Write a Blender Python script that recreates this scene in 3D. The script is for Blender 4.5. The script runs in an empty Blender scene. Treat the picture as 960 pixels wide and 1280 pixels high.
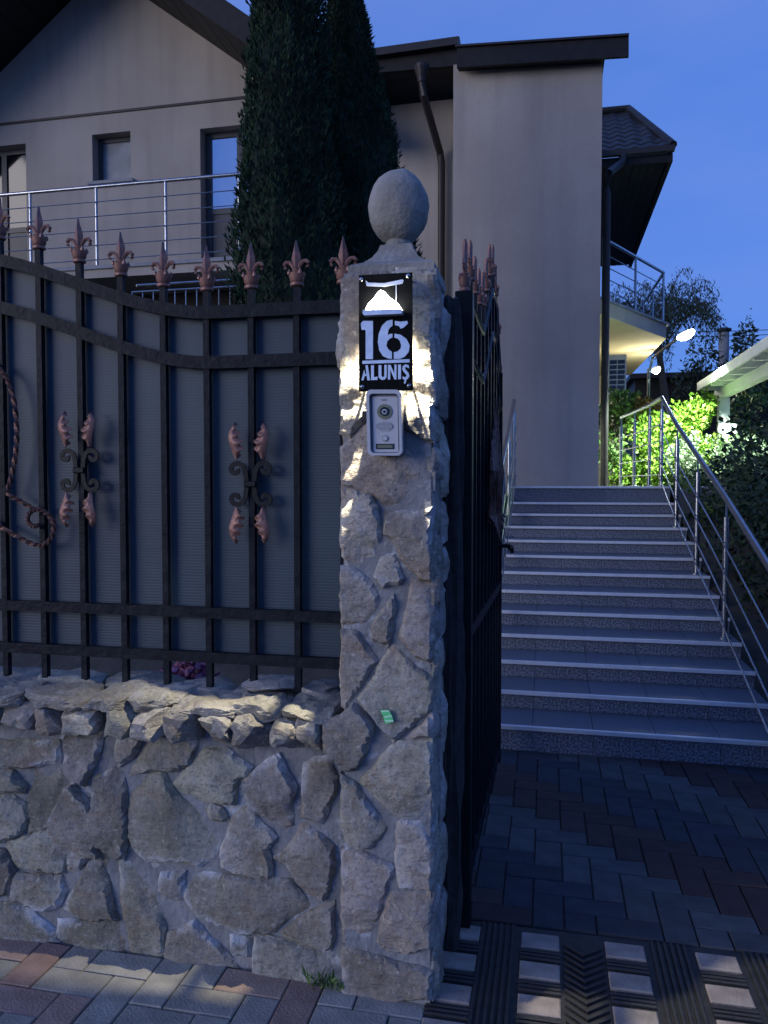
import bpy, bmesh, math, random
from mathutils import Vector, Matrix, noise
from mathutils.geometry import delaunay_2d_cdt

# ------------------------------------------------------------------ camera, sky, sun, exposure
SC = bpy.context.scene
COL = SC.collection
R = math.radians
YAW, PITCH, EYE, FPX = R(12.0), R(2.2), 1.57, 962.0
cam_d = bpy.data.cameras.new('camera')
cam = bpy.data.objects.new('camera', cam_d); COL.objects.link(cam)
cam_d.sensor_fit = 'VERTICAL'; cam_d.sensor_height = 36.0; cam_d.lens = FPX / 1280 * 36.0
cam_d.clip_start = 0.05; cam_d.clip_end = 2000
cam.location = (0, 0, EYE); cam.rotation_euler = (R(90) - PITCH, R(0.0), YAW)
SC.camera = cam

SUN_EL, SUN_AZ = R(5.0), R(228.0)        # afterglow low behind the photographer's shoulder
world = bpy.data.worlds.new('World'); SC.world = world; world.use_nodes = True
wn, wl = world.node_tree.nodes, world.node_tree.links
bg = wn['Background']; bg.inputs['Strength'].default_value = 0.13
sky = wn.new('ShaderNodeTexSky'); sky.sky_type = 'NISHITA'; sky.sun_disc = False
sky.sun_elevation = SUN_EL; sky.sun_rotation = SUN_AZ
sky.air_density = 1.0; sky.dust_density = 0.2; sky.ozone_density = 7.0
tint = wn.new('ShaderNodeMix'); tint.data_type = 'RGBA'; tint.blend_type = 'MULTIPLY'; tint.inputs[0].default_value = 1.0
tint.inputs[7].default_value = (1.0, 0.9, 1.0, 1)
cn = wn.new('ShaderNodeTexNoise'); cn.inputs['Scale'].default_value = 2.2; cn.inputs['Detail'].default_value = 6
cmap = wn.new('ShaderNodeMapping'); cmap.inputs['Scale'].default_value = (1, 1, 3.5)
ctc = wn.new('ShaderNodeTexCoord')
wl.new(ctc.outputs['Generated'], cmap.inputs['Vector']); wl.new(cmap.outputs[0], cn.inputs['Vector'])
cr = wn.new('ShaderNodeValToRGB'); cr.color_ramp.elements[0].position = 0.42; cr.color_ramp.elements[1].position = 0.75
cr.color_ramp.elements[0].color = (0, 0, 0, 1); cr.color_ramp.elements[1].color = (0.10, 0.10, 0.10, 1)
wl.new(cn.outputs['Fac'], cr.inputs[0])
cmix = wn.new('ShaderNodeMix'); cmix.data_type = 'RGBA'
cmix.inputs[7].default_value = (2.1, 2.5, 4.2, 1)
wl.new(sky.outputs[0], tint.inputs[6]); wl.new(tint.outputs[2], cmix.inputs[6])
dusk = wn.new('ShaderNodeMix'); dusk.data_type = 'RGBA'; dusk.inputs[0].default_value = 0.86
dusk.inputs[7].default_value = (0.19, 0.40, 1.22, 1)
wl.new(cr.outputs[0], cmix.inputs[0]); wl.new(cmix.outputs[2], dusk.inputs[6]); 
veil = wn.new('ShaderNodeMix'); veil.data_type = 'RGBA'; veil.inputs[7].default_value = (0.44, 0.56, 1.25, 1)      # thin high cloud, very faint
vr = wn.new('ShaderNodeMapRange'); vr.inputs[1].default_value = .38; vr.inputs[2].default_value = .72; vr.inputs[4].default_value = .22
wl.new(cn.outputs['Fac'], vr.inputs[0]); wl.new(vr.outputs[0], veil.inputs[0]); wl.new(dusk.outputs[2], veil.inputs[6]); wl.new(veil.outputs[2], bg.inputs['Color'])

sun_d = bpy.data.lights.new('sun', 'SUN'); sun_d.energy = 0.44; sun_d.angle = R(38); sun_d.color = (1.0, 0.93, 0.90)
sun = bpy.data.objects.new('sun', sun_d); COL.objects.link(sun)
sdir = Vector((math.sin(SUN_AZ) * math.cos(SUN_EL), math.cos(SUN_AZ) * math.cos(SUN_EL), math.sin(SUN_EL)))
sun.rotation_euler = sdir.to_track_quat('Z', 'Y').to_euler(); sun.location = sdir * 60
SC.view_settings.view_transform = 'Standard'; SC.view_settings.look = 'None'
SC.view_settings.exposure = 2.12; SC.view_settings.gamma = 1.0; SC.view_settings.use_curve_mapping = False

# ------------------------------------------------------------------ survey helpers (photograph px -> a point on a known plane)
_c, _s = math.cos(YAW), math.sin(YAW)
def ray(px, py):
    a = (px - 480) / FPX; b = -(py - 640) / FPX
    f = math.cos(PITCH) + b * math.sin(PITCH); h = -math.sin(PITCH) + b * math.cos(PITCH)
    return (a * _c - f * _s, a * _s + f * _c, h)
def onV(px, py, v):
    r = ray(px, py); t = v / r[1]; return (r[0] * t, EYE + r[2] * t)
def onH(px, py, h=0.0):
    r = ray(px, py); t = (h - EYE) / r[2]; return (r[0] * t, r[1] * t)
rng = random.Random(7)

# ------------------------------------------------------------------ materials
MATS = {}
def mat(name, col, rough=0.7, metal=0.0, col2=None, nscale=6.0, bump=0.0, bscale=60.0, rnd=0.0, spec=0.5, detail=6.0,
        trans=0.0, alpha=1.0, emit=None, estr=0.0, coords='Object', lo=0.35, hi=0.65):
    m = bpy.data.materials.new(name); m.use_nodes = True
    n, l = m.node_tree.nodes, m.node_tree.links
    b = n['Principled BSDF']
    b.inputs['Roughness'].default_value = rough; b.inputs['Metallic'].default_value = metal
    b.inputs['Specular IOR Level'].default_value = spec
    b.inputs['Base Color'].default_value = (*col, 1)
    tc = n.new('ShaderNodeTexCoord'); vec = tc.outputs[coords]
    out = None
    if col2:
        nt = n.new('ShaderNodeTexNoise'); nt.inputs['Scale'].default_value = nscale; nt.inputs['Detail'].default_value = detail
        l.new(vec, nt.inputs['Vector'])
        rp = n.new('ShaderNodeValToRGB'); rp.color_ramp.elements[0].position = lo; rp.color_ramp.elements[1].position = hi
        rp.color_ramp.elements[0].color = (*col, 1); rp.color_ramp.elements[1].color = (*col2, 1)
        l.new(nt.outputs['Fac'], rp.inputs[0]); out = rp.outputs[0]
    if rnd:
        oi = n.new('ShaderNodeObjectInfo'); hs = n.new('ShaderNodeHueSaturation')
        mr = n.new('ShaderNodeMapRange'); mr.inputs[3].default_value = 1 - rnd; mr.inputs[4].default_value = 1 + rnd
        l.new(oi.outputs['Random'], mr.inputs[0]); l.new(mr.outputs[0], hs.inputs['Value'])
        mh = n.new('ShaderNodeMath'); mh.operation = 'MULTIPLY_ADD'; mh.inputs[1].default_value = 7.13; mh.inputs[2].default_value = 0
        fr = n.new('ShaderNodeMath'); fr.operation = 'FRACT'
        m2 = n.new('ShaderNodeMapRange'); m2.inputs[3].default_value = 0.5 - rnd * .14; m2.inputs[4].default_value = 0.5 + rnd * .12
        l.new(oi.outputs['Random'], mh.inputs[0]); l.new(mh.outputs[0], fr.inputs[0]); l.new(fr.outputs[0], m2.inputs[0]); l.new(m2.outputs[0], hs.inputs['Hue'])
        if out: l.new(out, hs.inputs['Color'])
        else: hs.inputs['Color'].default_value = (*col, 1)
        out = hs.outputs[0]
    if out: l.new(out, b.inputs['Base Color'])
    if bump:
        nb = n.new('ShaderNodeTexNoise'); nb.inputs['Scale'].default_value = bscale; nb.inputs['Detail'].default_value = 8
        l.new(vec, nb.inputs['Vector'])
        bp = n.new('ShaderNodeBump'); bp.inputs['Strength'].default_value = bump; bp.inputs['Distance'].default_value = 0.01
        l.new(nb.outputs['Fac'], bp.inputs['Height']); l.new(bp.outputs[0], b.inputs['Normal'])
    if trans: b.inputs['Transmission Weight'].default_value = trans
    if emit: b.inputs['Emission Color'].default_value = (*emit, 1); b.inputs['Emission Strength'].default_value = estr
    MATS[name] = m
    return m

def stone_mat(name, c1, c2, c3, rnd=0.22, white=0.0):
    m = mat(name, c1, 0.88, col2=c2, nscale=7, rnd=rnd, spec=0.2, detail=10)
    n, l = m.node_tree.nodes, m.node_tree.links
    b = n['Principled BSDF']; src = b.inputs['Base Color'].links[0].from_socket
    tc = n.new('ShaderNodeTexCoord'); obj_ = tc.outputs['Object']
    def nz(scale, detail=8, rough=.6, vec=None):
        q = n.new('ShaderNodeTexNoise'); q.inputs['Scale'].default_value = scale; q.inputs['Detail'].default_value = detail; q.inputs['Roughness'].default_value = rough
        l.new(vec or obj_, q.inputs['Vector']); return q.outputs['Fac']
    def ramp(s_, a, b_, lo=0., hi=1.):
        q = n.new('ShaderNodeMapRange'); q.inputs[1].default_value = a; q.inputs[2].default_value = b_; q.inputs[3].default_value = lo; q.inputs[4].default_value = hi
        l.new(s_, q.inputs[0]); return q.outputs[0]
    def mix(f, a, col=None, sock=None, mode='MIX'):
        q = n.new('ShaderNodeMix'); q.data_type = 'RGBA'; q.blend_type = mode; l.new(f, q.inputs[0]); l.new(a, q.inputs[6])
        if col: q.inputs[7].default_value = (*col, 1)
        return q.outputs[2]
    out = mix(ramp(nz(4, 9, .7), .52, .70), src, c3)                                  # iron stains
    out = mix(ramp(nz(70, 4, .7), .50, .66, 0, .55), out, tuple(x*.45 for x in c1))   # dark grains
    out = mix(ramp(nz(48, 5, .7), .56, .70, 0, .5), out, tuple(min(1,x*1.7) for x in c2))
    mp = n.new('ShaderNodeMapping'); mp.inputs['Scale'].default_value = (9, 9, 34); mp.inputs['Rotation'].default_value = (.3, .25, 0); l.new(obj_, mp.inputs['Vector'])
    lay = nz(1.0, 6, .6, mp.outputs[0])
    out = mix(ramp(lay, .54, .62, 0, .20), out, tuple(x*.6 for x in c1))
    if white:
        at = n.new('ShaderNodeAttribute'); at.attribute_name = 'edge'
        ml = n.new('ShaderNodeMath'); ml.operation = 'MULTIPLY'; l.new(at.outputs['Fac'], ml.inputs[0]); l.new(ramp(nz(6, 8, .65), .50, .62, 0, white), ml.inputs[1])
        out = mix(ml.outputs[0], out, (0.60, 0.63, 0.68))
    l.new(out, b.inputs['Base Color'])
    ad = n.new('ShaderNodeMath'); ad.operation = 'MULTIPLY_ADD'; ad.inputs[1].default_value = 0.9; l.new(lay, ad.inputs[0]); l.new(nz(26, 12, .68), ad.inputs[2])
    bp = n.new('ShaderNodeBump'); bp.inputs['Strength'].default_value = 0.85; bp.inputs['Distance'].default_value = 0.022
    l.new(ad.outputs[0], bp.inputs['Height']); l.new(bp.outputs[0], b.inputs['Normal'])
    return m

stone_mat('pillar_stone', (0.29, 0.265, 0.22), (0.46, 0.43, 0.38), (0.36, 0.265, 0.205), 0.27, 0.5)
stone_mat('wall_stone', (0.22, 0.21, 0.17), (0.37, 0.355, 0.315), (0.28, 0.215, 0.17), 0.33, 1.0)
stone_mat('cap_stone', (0.26, 0.25, 0.22), (0.42, 0.40, 0.36), (0.28, 0.22, 0.17), 0.2, 0.35)
mat('mortar', (0.17, 0.178, 0.19), 0.95, col2=(0.27, 0.28, 0.295), nscale=9, bump=0.9, bscale=50, spec=.2, lo=.3, hi=.7)
def bloom_mortar():
    m = MATS['mortar']; n, l = m.node_tree.nodes, m.node_tree.links; b = n['Principled BSDF']; src = b.inputs['Base Color'].links[0].from_socket
    tc = n.new('ShaderNodeTexCoord'); q = n.new('ShaderNodeTexNoise'); q.inputs['Scale'].default_value = 5.5; q.inputs['Detail'].default_value = 10; q.inputs['Roughness'].default_value = .72
    l.new(tc.outputs['Object'], q.inputs['Vector']); r_ = n.new('ShaderNodeMapRange'); r_.inputs[1].default_value = .56; r_.inputs[2].default_value = .66; r_.inputs[4].default_value = .85; l.new(q.outputs['Fac'], r_.inputs[0])
    x = n.new('ShaderNodeMix'); x.data_type = 'RGBA'; x.inputs[7].default_value = (.55,.58,.63,1); l.new(r_.outputs[0], x.inputs[0]); l.new(src, x.inputs[6]); l.new(x.outputs[2], b.inputs['Base Color'])
bloom_mortar()
mat('strip_dark', (0.018, 0.019, 0.02), 0.9, col2=(0.035, 0.035, 0.037), nscale=20, bump=0.6, bscale=60)
mat('cast_stone', (0.22, 0.215, 0.195), 0.9, spec=.2, col2=(0.33, 0.32, 0.30), nscale=10, bump=0.6, bscale=70)
mat('iron', (0.006, 0.009, 0.014), 0.5, metal=0.0, spec=0.12, col2=(0.011, 0.015, 0.022), nscale=30, bump=0.35, bscale=45)
mat('iron_plain', (0.005, 0.007, 0.010), 0.5, spec=0.18, col2=(0.010, 0.012, 0.016), nscale=25, bump=0.15, bscale=70)
mat('copper', (0.31, 0.165, 0.135), 0.5, metal=0.3, col2=(0.20, 0.10, 0.08), nscale=40, bump=0.25, bscale=90)
mat('copper_dull', (0.22, 0.11, 0.085), 0.5, metal=0.45, col2=(0.06, 0.03, 0.024), nscale=40, bump=0.2, bscale=90)
mat('plaster', (0.33, 0.295, 0.285), 0.92, col2=(0.38, 0.345, 0.33), nscale=1.3, bump=0.35, bscale=140, spec=0.2)
mat('plaster_cream', (0.66, 0.58, 0.34), 0.9, col2=(0.72, 0.64, 0.40), nscale=2, bump=0.2, bscale=120, spec=0.2)
mat('plinth_grey', (0.22, 0.23, 0.25), 0.85, col2=(0.28, 0.29, 0.31), nscale=8, bump=0.3, bscale=90)
mat('dark_wood', (0.010, 0.009, 0.010), 0.6, spec=.3, col2=(0.017, 0.015, 0.015), nscale=8, bump=0.2, bscale=40)
mat('roof_metal', (0.016, 0.016, 0.019), 0.5, spec=.3, col2=(0.026, 0.026, 0.03), nscale=8, bump=0.2, bscale=30)
mat('gutter_brown', (0.026, 0.022, 0.022), 0.5, spec=.35, col2=(0.034, 0.029, 0.028), nscale=8)
mat('frame_dark', (0.035, 0.037, 0.042), 0.45, col2=(0.045, 0.047, 0.052), nscale=10)
mat('glass_dark', (0.62, 0.66, 0.72), 0.02, metal=0.85, col2=(0.56, 0.60, 0.66), nscale=2)
mat('glass_deep', (0.006, 0.007, 0.009), 0.05, spec=.5, col2=(0.009, 0.010, 0.012), nscale=2)
mat('glass_frost', (0.09, 0.11, 0.125), 0.35, spec=0.6, col2=(0.20, 0.23, 0.26), nscale=3)
mat('steel', (0.36, 0.37, 0.39), 0.26, metal=1.0, col2=(0.44, 0.45, 0.47), nscale=12)
mat('alu', (0.70, 0.74, 0.82), 0.4, metal=0.45, col2=(0.78, 0.82, 0.88), nscale=20, bump=0.05, bscale=200)
mat('polished', (0.86, 0.88, 0.92), 0.25, metal=0.5, col2=(0.70, 0.74, 0.80), nscale=45)
mat('sign_plate', (0.005, 0.0055, 0.007), 0.8, spec=.08, col2=(0.008, 0.009, 0.010), nscale=30)
mat('silver_plastic', (0.42, 0.44, 0.49), 0.5, metal=0.1, col2=(0.45, 0.47, 0.52), nscale=30)
mat('silver_dark', (0.17, 0.18, 0.20), 0.4, metal=0.4, col2=(0.20, 0.21, 0.23), nscale=30)
mat('black_gloss', (0.008, 0.008, 0.009), 0.12, col2=(0.01, 0.01, 0.011), nscale=10)
mat('olive_ring', (0.16, 0.17, 0.11), 0.35, metal=0.4, col2=(0.2, 0.2, 0.14), nscale=10)
mat('tape_green', (0.10, 0.62, 0.22), 0.6, col2=(0.16, 0.72, 0.30), nscale=50, bump=0.2)
mat('tape_white', (0.55, 0.85, 0.62), 0.6, col2=(0.62, 0.9, 0.7), nscale=50)
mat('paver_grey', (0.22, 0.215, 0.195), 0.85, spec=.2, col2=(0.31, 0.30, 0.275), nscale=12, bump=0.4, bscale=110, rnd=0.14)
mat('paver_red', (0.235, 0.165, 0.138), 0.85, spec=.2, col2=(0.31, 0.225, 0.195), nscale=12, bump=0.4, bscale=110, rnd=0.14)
mat('yard_grey', (0.055, 0.061, 0.068), 0.8, spec=.2, col2=(0.078, 0.085, 0.092), nscale=12, bump=0.35, bscale=110, rnd=0.15)  # the yard tones are darkened to carry the courtyard's shade
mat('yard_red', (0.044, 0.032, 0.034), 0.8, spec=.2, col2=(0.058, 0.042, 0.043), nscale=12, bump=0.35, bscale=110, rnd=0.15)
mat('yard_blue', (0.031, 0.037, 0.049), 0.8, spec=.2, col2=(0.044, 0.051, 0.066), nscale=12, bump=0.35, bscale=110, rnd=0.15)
mat('sand_joint', (0.06, 0.06, 0.058), 0.95, col2=(0.09, 0.088, 0.08), nscale=60, bump=0.6, bscale=160)
mat('rubber', (0.016, 0.017, 0.019), 0.7, col2=(0.028, 0.029, 0.031), nscale=25, bump=0.3, bscale=120)
mat('pad_tile', (0.22, 0.19, 0.17), 0.9, spec=.15, col2=(0.30, 0.265, 0.24), nscale=14, bump=0.4, bscale=100, rnd=0.08)
mat('soil', (0.035, 0.032, 0.026), 0.95, col2=(0.06, 0.052, 0.04), nscale=5, bump=0.8, bscale=20)
mat('leaf_dark', (0.014, 0.032, 0.020), 0.9, col2=(0.032, 0.060, 0.034), nscale=3, spec=0.1)
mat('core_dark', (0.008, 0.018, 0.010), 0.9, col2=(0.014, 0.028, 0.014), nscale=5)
mat('leaf_hedge', (0.014, 0.032, 0.018), 0.6, col2=(0.028, 0.055, 0.028), nscale=3, spec=0.3)  # dark green of the hedge leaves
mat('leaf_lime', (0.10, 0.22, 0.02), 0.5, col2=(0.20, 0.32, 0.04), nscale=4, spec=0.3)
mat('leaf_pale', (0.16, 0.24, 0.12), 0.5, col2=(0.36, 0.42, 0.28), nscale=9, spec=0.3)
mat('leaf_mid', (0.06, 0.12, 0.03), 0.5, col2=(0.10, 0.18, 0.04), nscale=4, spec=0.3)
mat('leaf_rust', (0.22, 0.10, 0.03), 0.5, col2=(0.14, 0.13, 0.03), nscale=6, spec=0.3)
mat('leaf_willow', (0.035, 0.055, 0.03), 0.6, col2=(0.06, 0.085, 0.045), nscale=2, spec=0.3)
mat('bark', (0.055, 0.045, 0.036), 0.9, col2=(0.09, 0.075, 0.06), nscale=12, bump=0.6, bscale=30)
mat('white_paint', (0.72, 0.74, 0.70), 0.5, col2=(0.78, 0.80, 0.76), nscale=5)
mat('ac_white', (0.62, 0.62, 0.58), 0.5, col2=(0.68, 0.68, 0.64), nscale=5)
mat('flower_pink', (0.30, 0.10, 0.20), 0.6, col2=(0.40, 0.16, 0.28), nscale=8)
mat('lamp_glow', (0.9, 0.9, 0.9), 0.4, emit=(1.0, 0.95, 0.82), estr=5.0)
mat('led_glow', (0.9, 0.9, 0.9), 0.4, emit=(0.92, 1.0, 0.95), estr=8.0)

def granite():
    m = mat('granite', (0.042, 0.053, 0.078), 0.5, col2=(0.17, 0.20, 0.265), nscale=85, spec=0.5, detail=3, lo=0.42, hi=0.6, rnd=0.08)
    return m
granite()
mat('granite_tread', (0.075, 0.09, 0.12), 0.4, col2=(0.13, 0.152, 0.195), nscale=90, detail=3, lo=0.4, hi=0.6, rnd=0.06)

def plaster_mat(name, c1, c2):
    m = mat(name, c1, 0.93, col2=c2, nscale=0.9, bump=0.5, bscale=110, spec=0.15)
    n, l = m.node_tree.nodes, m.node_tree.links; b = n['Principled BSDF']; src = b.inputs['Base Color'].links[0].from_socket
    tc = n.new('ShaderNodeTexCoord'); mp = n.new('ShaderNodeMapping'); mp.inputs['Scale'].default_value = (5, 5, .35); l.new(tc.outputs['Object'], mp.inputs['Vector'])
    q = n.new('ShaderNodeTexNoise'); q.inputs['Scale'].default_value = 1.0; q.inputs['Detail'].default_value = 8; l.new(mp.outputs[0], q.inputs['Vector'])
    r_ = n.new('ShaderNodeMapRange'); r_.inputs[1].default_value = .48; r_.inputs[2].default_value = .72; r_.inputs[4].default_value = .30; l.new(q.outputs['Fac'], r_.inputs[0])
    x = n.new('ShaderNodeMix'); x.data_type = 'RGBA'; x.inputs[7].default_value = (*[k*.62 for k in c1], 1); l.new(r_.outputs[0], x.inputs[0]); l.new(src, x.inputs[6])
    g_ = n.new('ShaderNodeTexNoise'); g_.inputs['Scale'].default_value = 55; g_.inputs['Detail'].default_value = 6; l.new(tc.outputs['Object'], g_.inputs['Vector'])
    r2 = n.new('ShaderNodeMapRange'); r2.inputs[1].default_value = .5; r2.inputs[2].default_value = .75; r2.inputs[4].default_value = .35; l.new(g_.outputs['Fac'], r2.inputs[0])
    y = n.new('ShaderNodeMix'); y.data_type = 'RGBA'; y.inputs[7].default_value = (*[k*.75 for k in c1], 1); l.new(r2.outputs[0], y.inputs[0]); l.new(x.outputs[2], y.inputs[6])
    l.new(y.outputs[2], b.inputs['Base Color'])
plaster_mat('plaster', (0.35, 0.315, 0.28), (0.42, 0.38, 0.34))
def ribbed_sheet():
    m = mat('sheet', (0.022, 0.043, 0.068), 0.55, col2=(0.036, 0.063, 0.090), nscale=2.2, spec=0.45)
    n, l = m.node_tree.nodes, m.node_tree.links
    b = n['Principled BSDF']; tc = n.new('ShaderNodeTexCoord')
    w = n.new('ShaderNodeTexWave'); w.wave_type = 'BANDS'; w.bands_direction = 'Z'; w.inputs['Scale'].default_value = 31; w.inputs['Distortion'].default_value = 0.15
    l.new(tc.outputs['Object'], w.inputs['Vector'])
    bp = n.new('ShaderNodeBump'); bp.inputs['Strength'].default_value = 0.13; bp.inputs['Distance'].default_value = 0.003
    l.new(w.outputs['Fac'], bp.inputs['Height']); l.new(bp.outputs[0], b.inputs['Normal'])
ribbed_sheet()

# ------------------------------------------------------------------ mesh helpers
class MB:
    def __init__(s): s.v = []; s.f = []; s.sm = False
    def add(s, vs, fs):
        o = len(s.v); s.v += [tuple(p) for p in vs]; s.f += [tuple(i + o for i in f) for f in fs]; return s
    def box(s, x0, x1, y0, y1, z0, z1, b=0.0):
        if b <= 0:
            return s.add([(x0,y0,z0),(x1,y0,z0),(x1,y1,z0),(x0,y1,z0),(x0,y0,z1),(x1,y0,z1),(x1,y1,z1),(x0,y1,z1)],
                         [(0,3,2,1),(4,5,6,7),(0,1,5,4),(1,2,6,5),(2,3,7,6),(3,0,4,7)])
        rings = []
        def ring(i, z):
            k = len(s.v)
            s.v += [(x0+i,y0+i,z),(x1-i,y0+i,z),(x1-i,y1-i,z),(x0+i,y1-i,z)]; rings.append(k)
        ring(b, z0); ring(0, z0 + b); ring(0, z1 - b); ring(b, z1)
        for a, c in zip(rings, rings[1:]):
            for k in range(4): s.f.append((a+k, a+(k+1)%4, c+(k+1)%4, c+k))
        a = rings[0]; s.f.append((a+3,a+2,a+1,a)); a = rings[-1]; s.f.append((a,a+1,a+2,a+3)); return s
    def sweep(s, pts, prof, up=(0,0,1), twist=0.0, caps=True, scale=None):
        pts = [Vector(p) for p in pts]; n = len(prof); base = len(s.v); up = Vector(up)
        for i, p in enumerate(pts):
            t = (pts[min(i+1,len(pts)-1)] - pts[max(i-1,0)]).normalized()
            x = t.cross(up)
            if x.length < 1e-4: x = t.cross(Vector((1,0,0)))
            x.normalize(); y = x.cross(t).normalized()
            a = twist * i; ca, sa = math.cos(a), math.sin(a); sc = scale[i] if scale else 1
            for (u, w) in prof:
                uu, ww = (u*ca - w*sa)*sc, (u*sa + w*ca)*sc
                s.v.append(tuple(p + x*uu + y*ww))
        for i in range(len(pts)-1):
            for k in range(n):
                a = base+i*n+k; b2 = base+i*n+(k+1)%n
                s.f.append((a, b2, b2+n, a+n))
        if caps:
            s.f.append(tuple(base+k for k in range(n))[::-1]); e = base+(len(pts)-1)*n; s.f.append(tuple(e+k for k in range(n)))
        return s
    def tube(s, pts, r, n=8, scale=None):
        return s.sweep(pts, [(r*math.cos(2*math.pi*k/n), r*math.sin(2*math.pi*k/n)) for k in range(n)], up=(0.013,0.021,1), scale=scale)
    def lathe(s, prof, n=16, c=(0,0,0), sx=1, sy=1):
        base = len(s.v)
        for (r, z) in prof:
            for k in range(n):
                a = 2*math.pi*k/n; s.v.append((c[0]+sx*r*math.cos(a), c[1]+sy*r*math.sin(a), c[2]+z))
        for i in range(len(prof)-1):
            for k in range(n): s.f.append((base+i*n+k, base+i*n+(k+1)%n, base+(i+1)*n+(k+1)%n, base+(i+1)*n+k))
        s.f.append(tuple(base+k for k in range(n))[::-1]); e = base+(len(prof)-1)*n; s.f.append(tuple(e+k for k in range(n)))
        return s
    def prism(s, poly, y0, y1):      # polygon in x,z, extruded along y
        n = len(poly); a = sum(poly[i][0]*poly[(i+1)%n][1]-poly[(i+1)%n][0]*poly[i][1] for i in range(n))
        if a < 0: poly = poly[::-1]
        base = len(s.v)
        s.v += [(x, y0, z) for x, z in poly] + [(x, y1, z) for x, z in poly]
        tri = delaunay_2d_cdt([Vector(p) for p in poly], [], [list(range(n))], 1, 1e-6)
        if len(tri[0]) == n:
            m = [t[0] for t in tri[3]]
            for t in tri[2]:
                q = [m[i] for i in t]; s.f.append(tuple(base+i for i in q)); s.f.append(tuple(base+n+i for i in q[::-1]))
        else:
            s.f.append(tuple(base+i for i in range(n))); s.f.append(tuple(base+n+i for i in range(n))[::-1])
        for i in range(n): s.f.append((base+i, base+n+i, base+n+(i+1)%n, base+(i+1)%n)) 
        return s
    def mesh(s, name, material, smooth=False):
        me = bpy.data.meshes.new(name); me.from_pydata(s.v, [], s.f); me.update()
        bm = bmesh.new(); bm.from_mesh(me); bmesh.ops.recalc_face_normals(bm, faces=bm.faces); bm.to_mesh(me); bm.free()
        me.materials.append(MATS[material])
        if smooth:
            me.polygons.foreach_set('use_smooth', [True]*len(me.polygons))
            try: me.set_sharp_from_angle(angle=R(38))
            except Exception: pass
        return me
    def build(s, name, material, parent=None, smooth=False, loc=None, rz=0, **kw):
        return obj(name, s.mesh(name, material, smooth), parent, loc, rz, **kw)

def obj(name, me, parent=None, loc=None, rz=0, kind=None):
    o = bpy.data.objects.new(name, me); COL.objects.link(o)
    if parent is not None: o.parent = parent; o.matrix_parent_inverse = Matrix.Translation(-parent_loc(parent))
    if loc: o.location = loc
    if rz: o.rotation_euler.z = rz
    if kind: o['kind'] = kind
    return o
def thing(name, label, cat, loc=(0,0,0), group=None):
    o = bpy.data.objects.new(name, None); COL.objects.link(o); o.empty_display_size = 0.1
    o.location = loc
    WORLD0[o.name] = Vector(loc)
    return tag(o, label, cat, group)
WORLD0 = {}
def parent_loc(p): return WORLD0.get(p.name, Vector((0,0,0)))
def tag(o, label, cat, group=None):
    o['label'] = label; o['category'] = cat
    if group: o['group'] = group
    return o
def struct(o): o['kind'] = 'structure'; return o

def grow(poly, k):
    cx = sum(p[0] for p in poly)/len(poly); cy = sum(p[1] for p in poly)/len(poly)
    return [(cx+(x-cx)*k, cy+(y-cy)*k) for x, y in poly]
def poly_dist(p, poly):
    d = 9e9; n = len(poly)
    for i in range(n):
        ax, ay = poly[i]; bx, by = poly[(i+1)%n]; dx, dy = bx-ax, by-ay
        L = dx*dx+dy*dy or 1e-12; t = max(0, min(1, ((p[0]-ax)*dx+(p[1]-ay)*dy)/L))
        d = min(d, math.hypot(p[0]-ax-t*dx, p[1]-ay-t*dy))
    return d
def inside(p, poly):
    c = False; n = len(poly); j = n-1
    for i in range(n):
        if (poly[i][1] > p[1]) != (poly[j][1] > p[1]) and p[0] < (poly[j][0]-poly[i][0])*(p[1]-poly[i][1])/(poly[j][1]-poly[i][1]) + poly[i][0]: c = not c
        j = i
    return c
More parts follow.
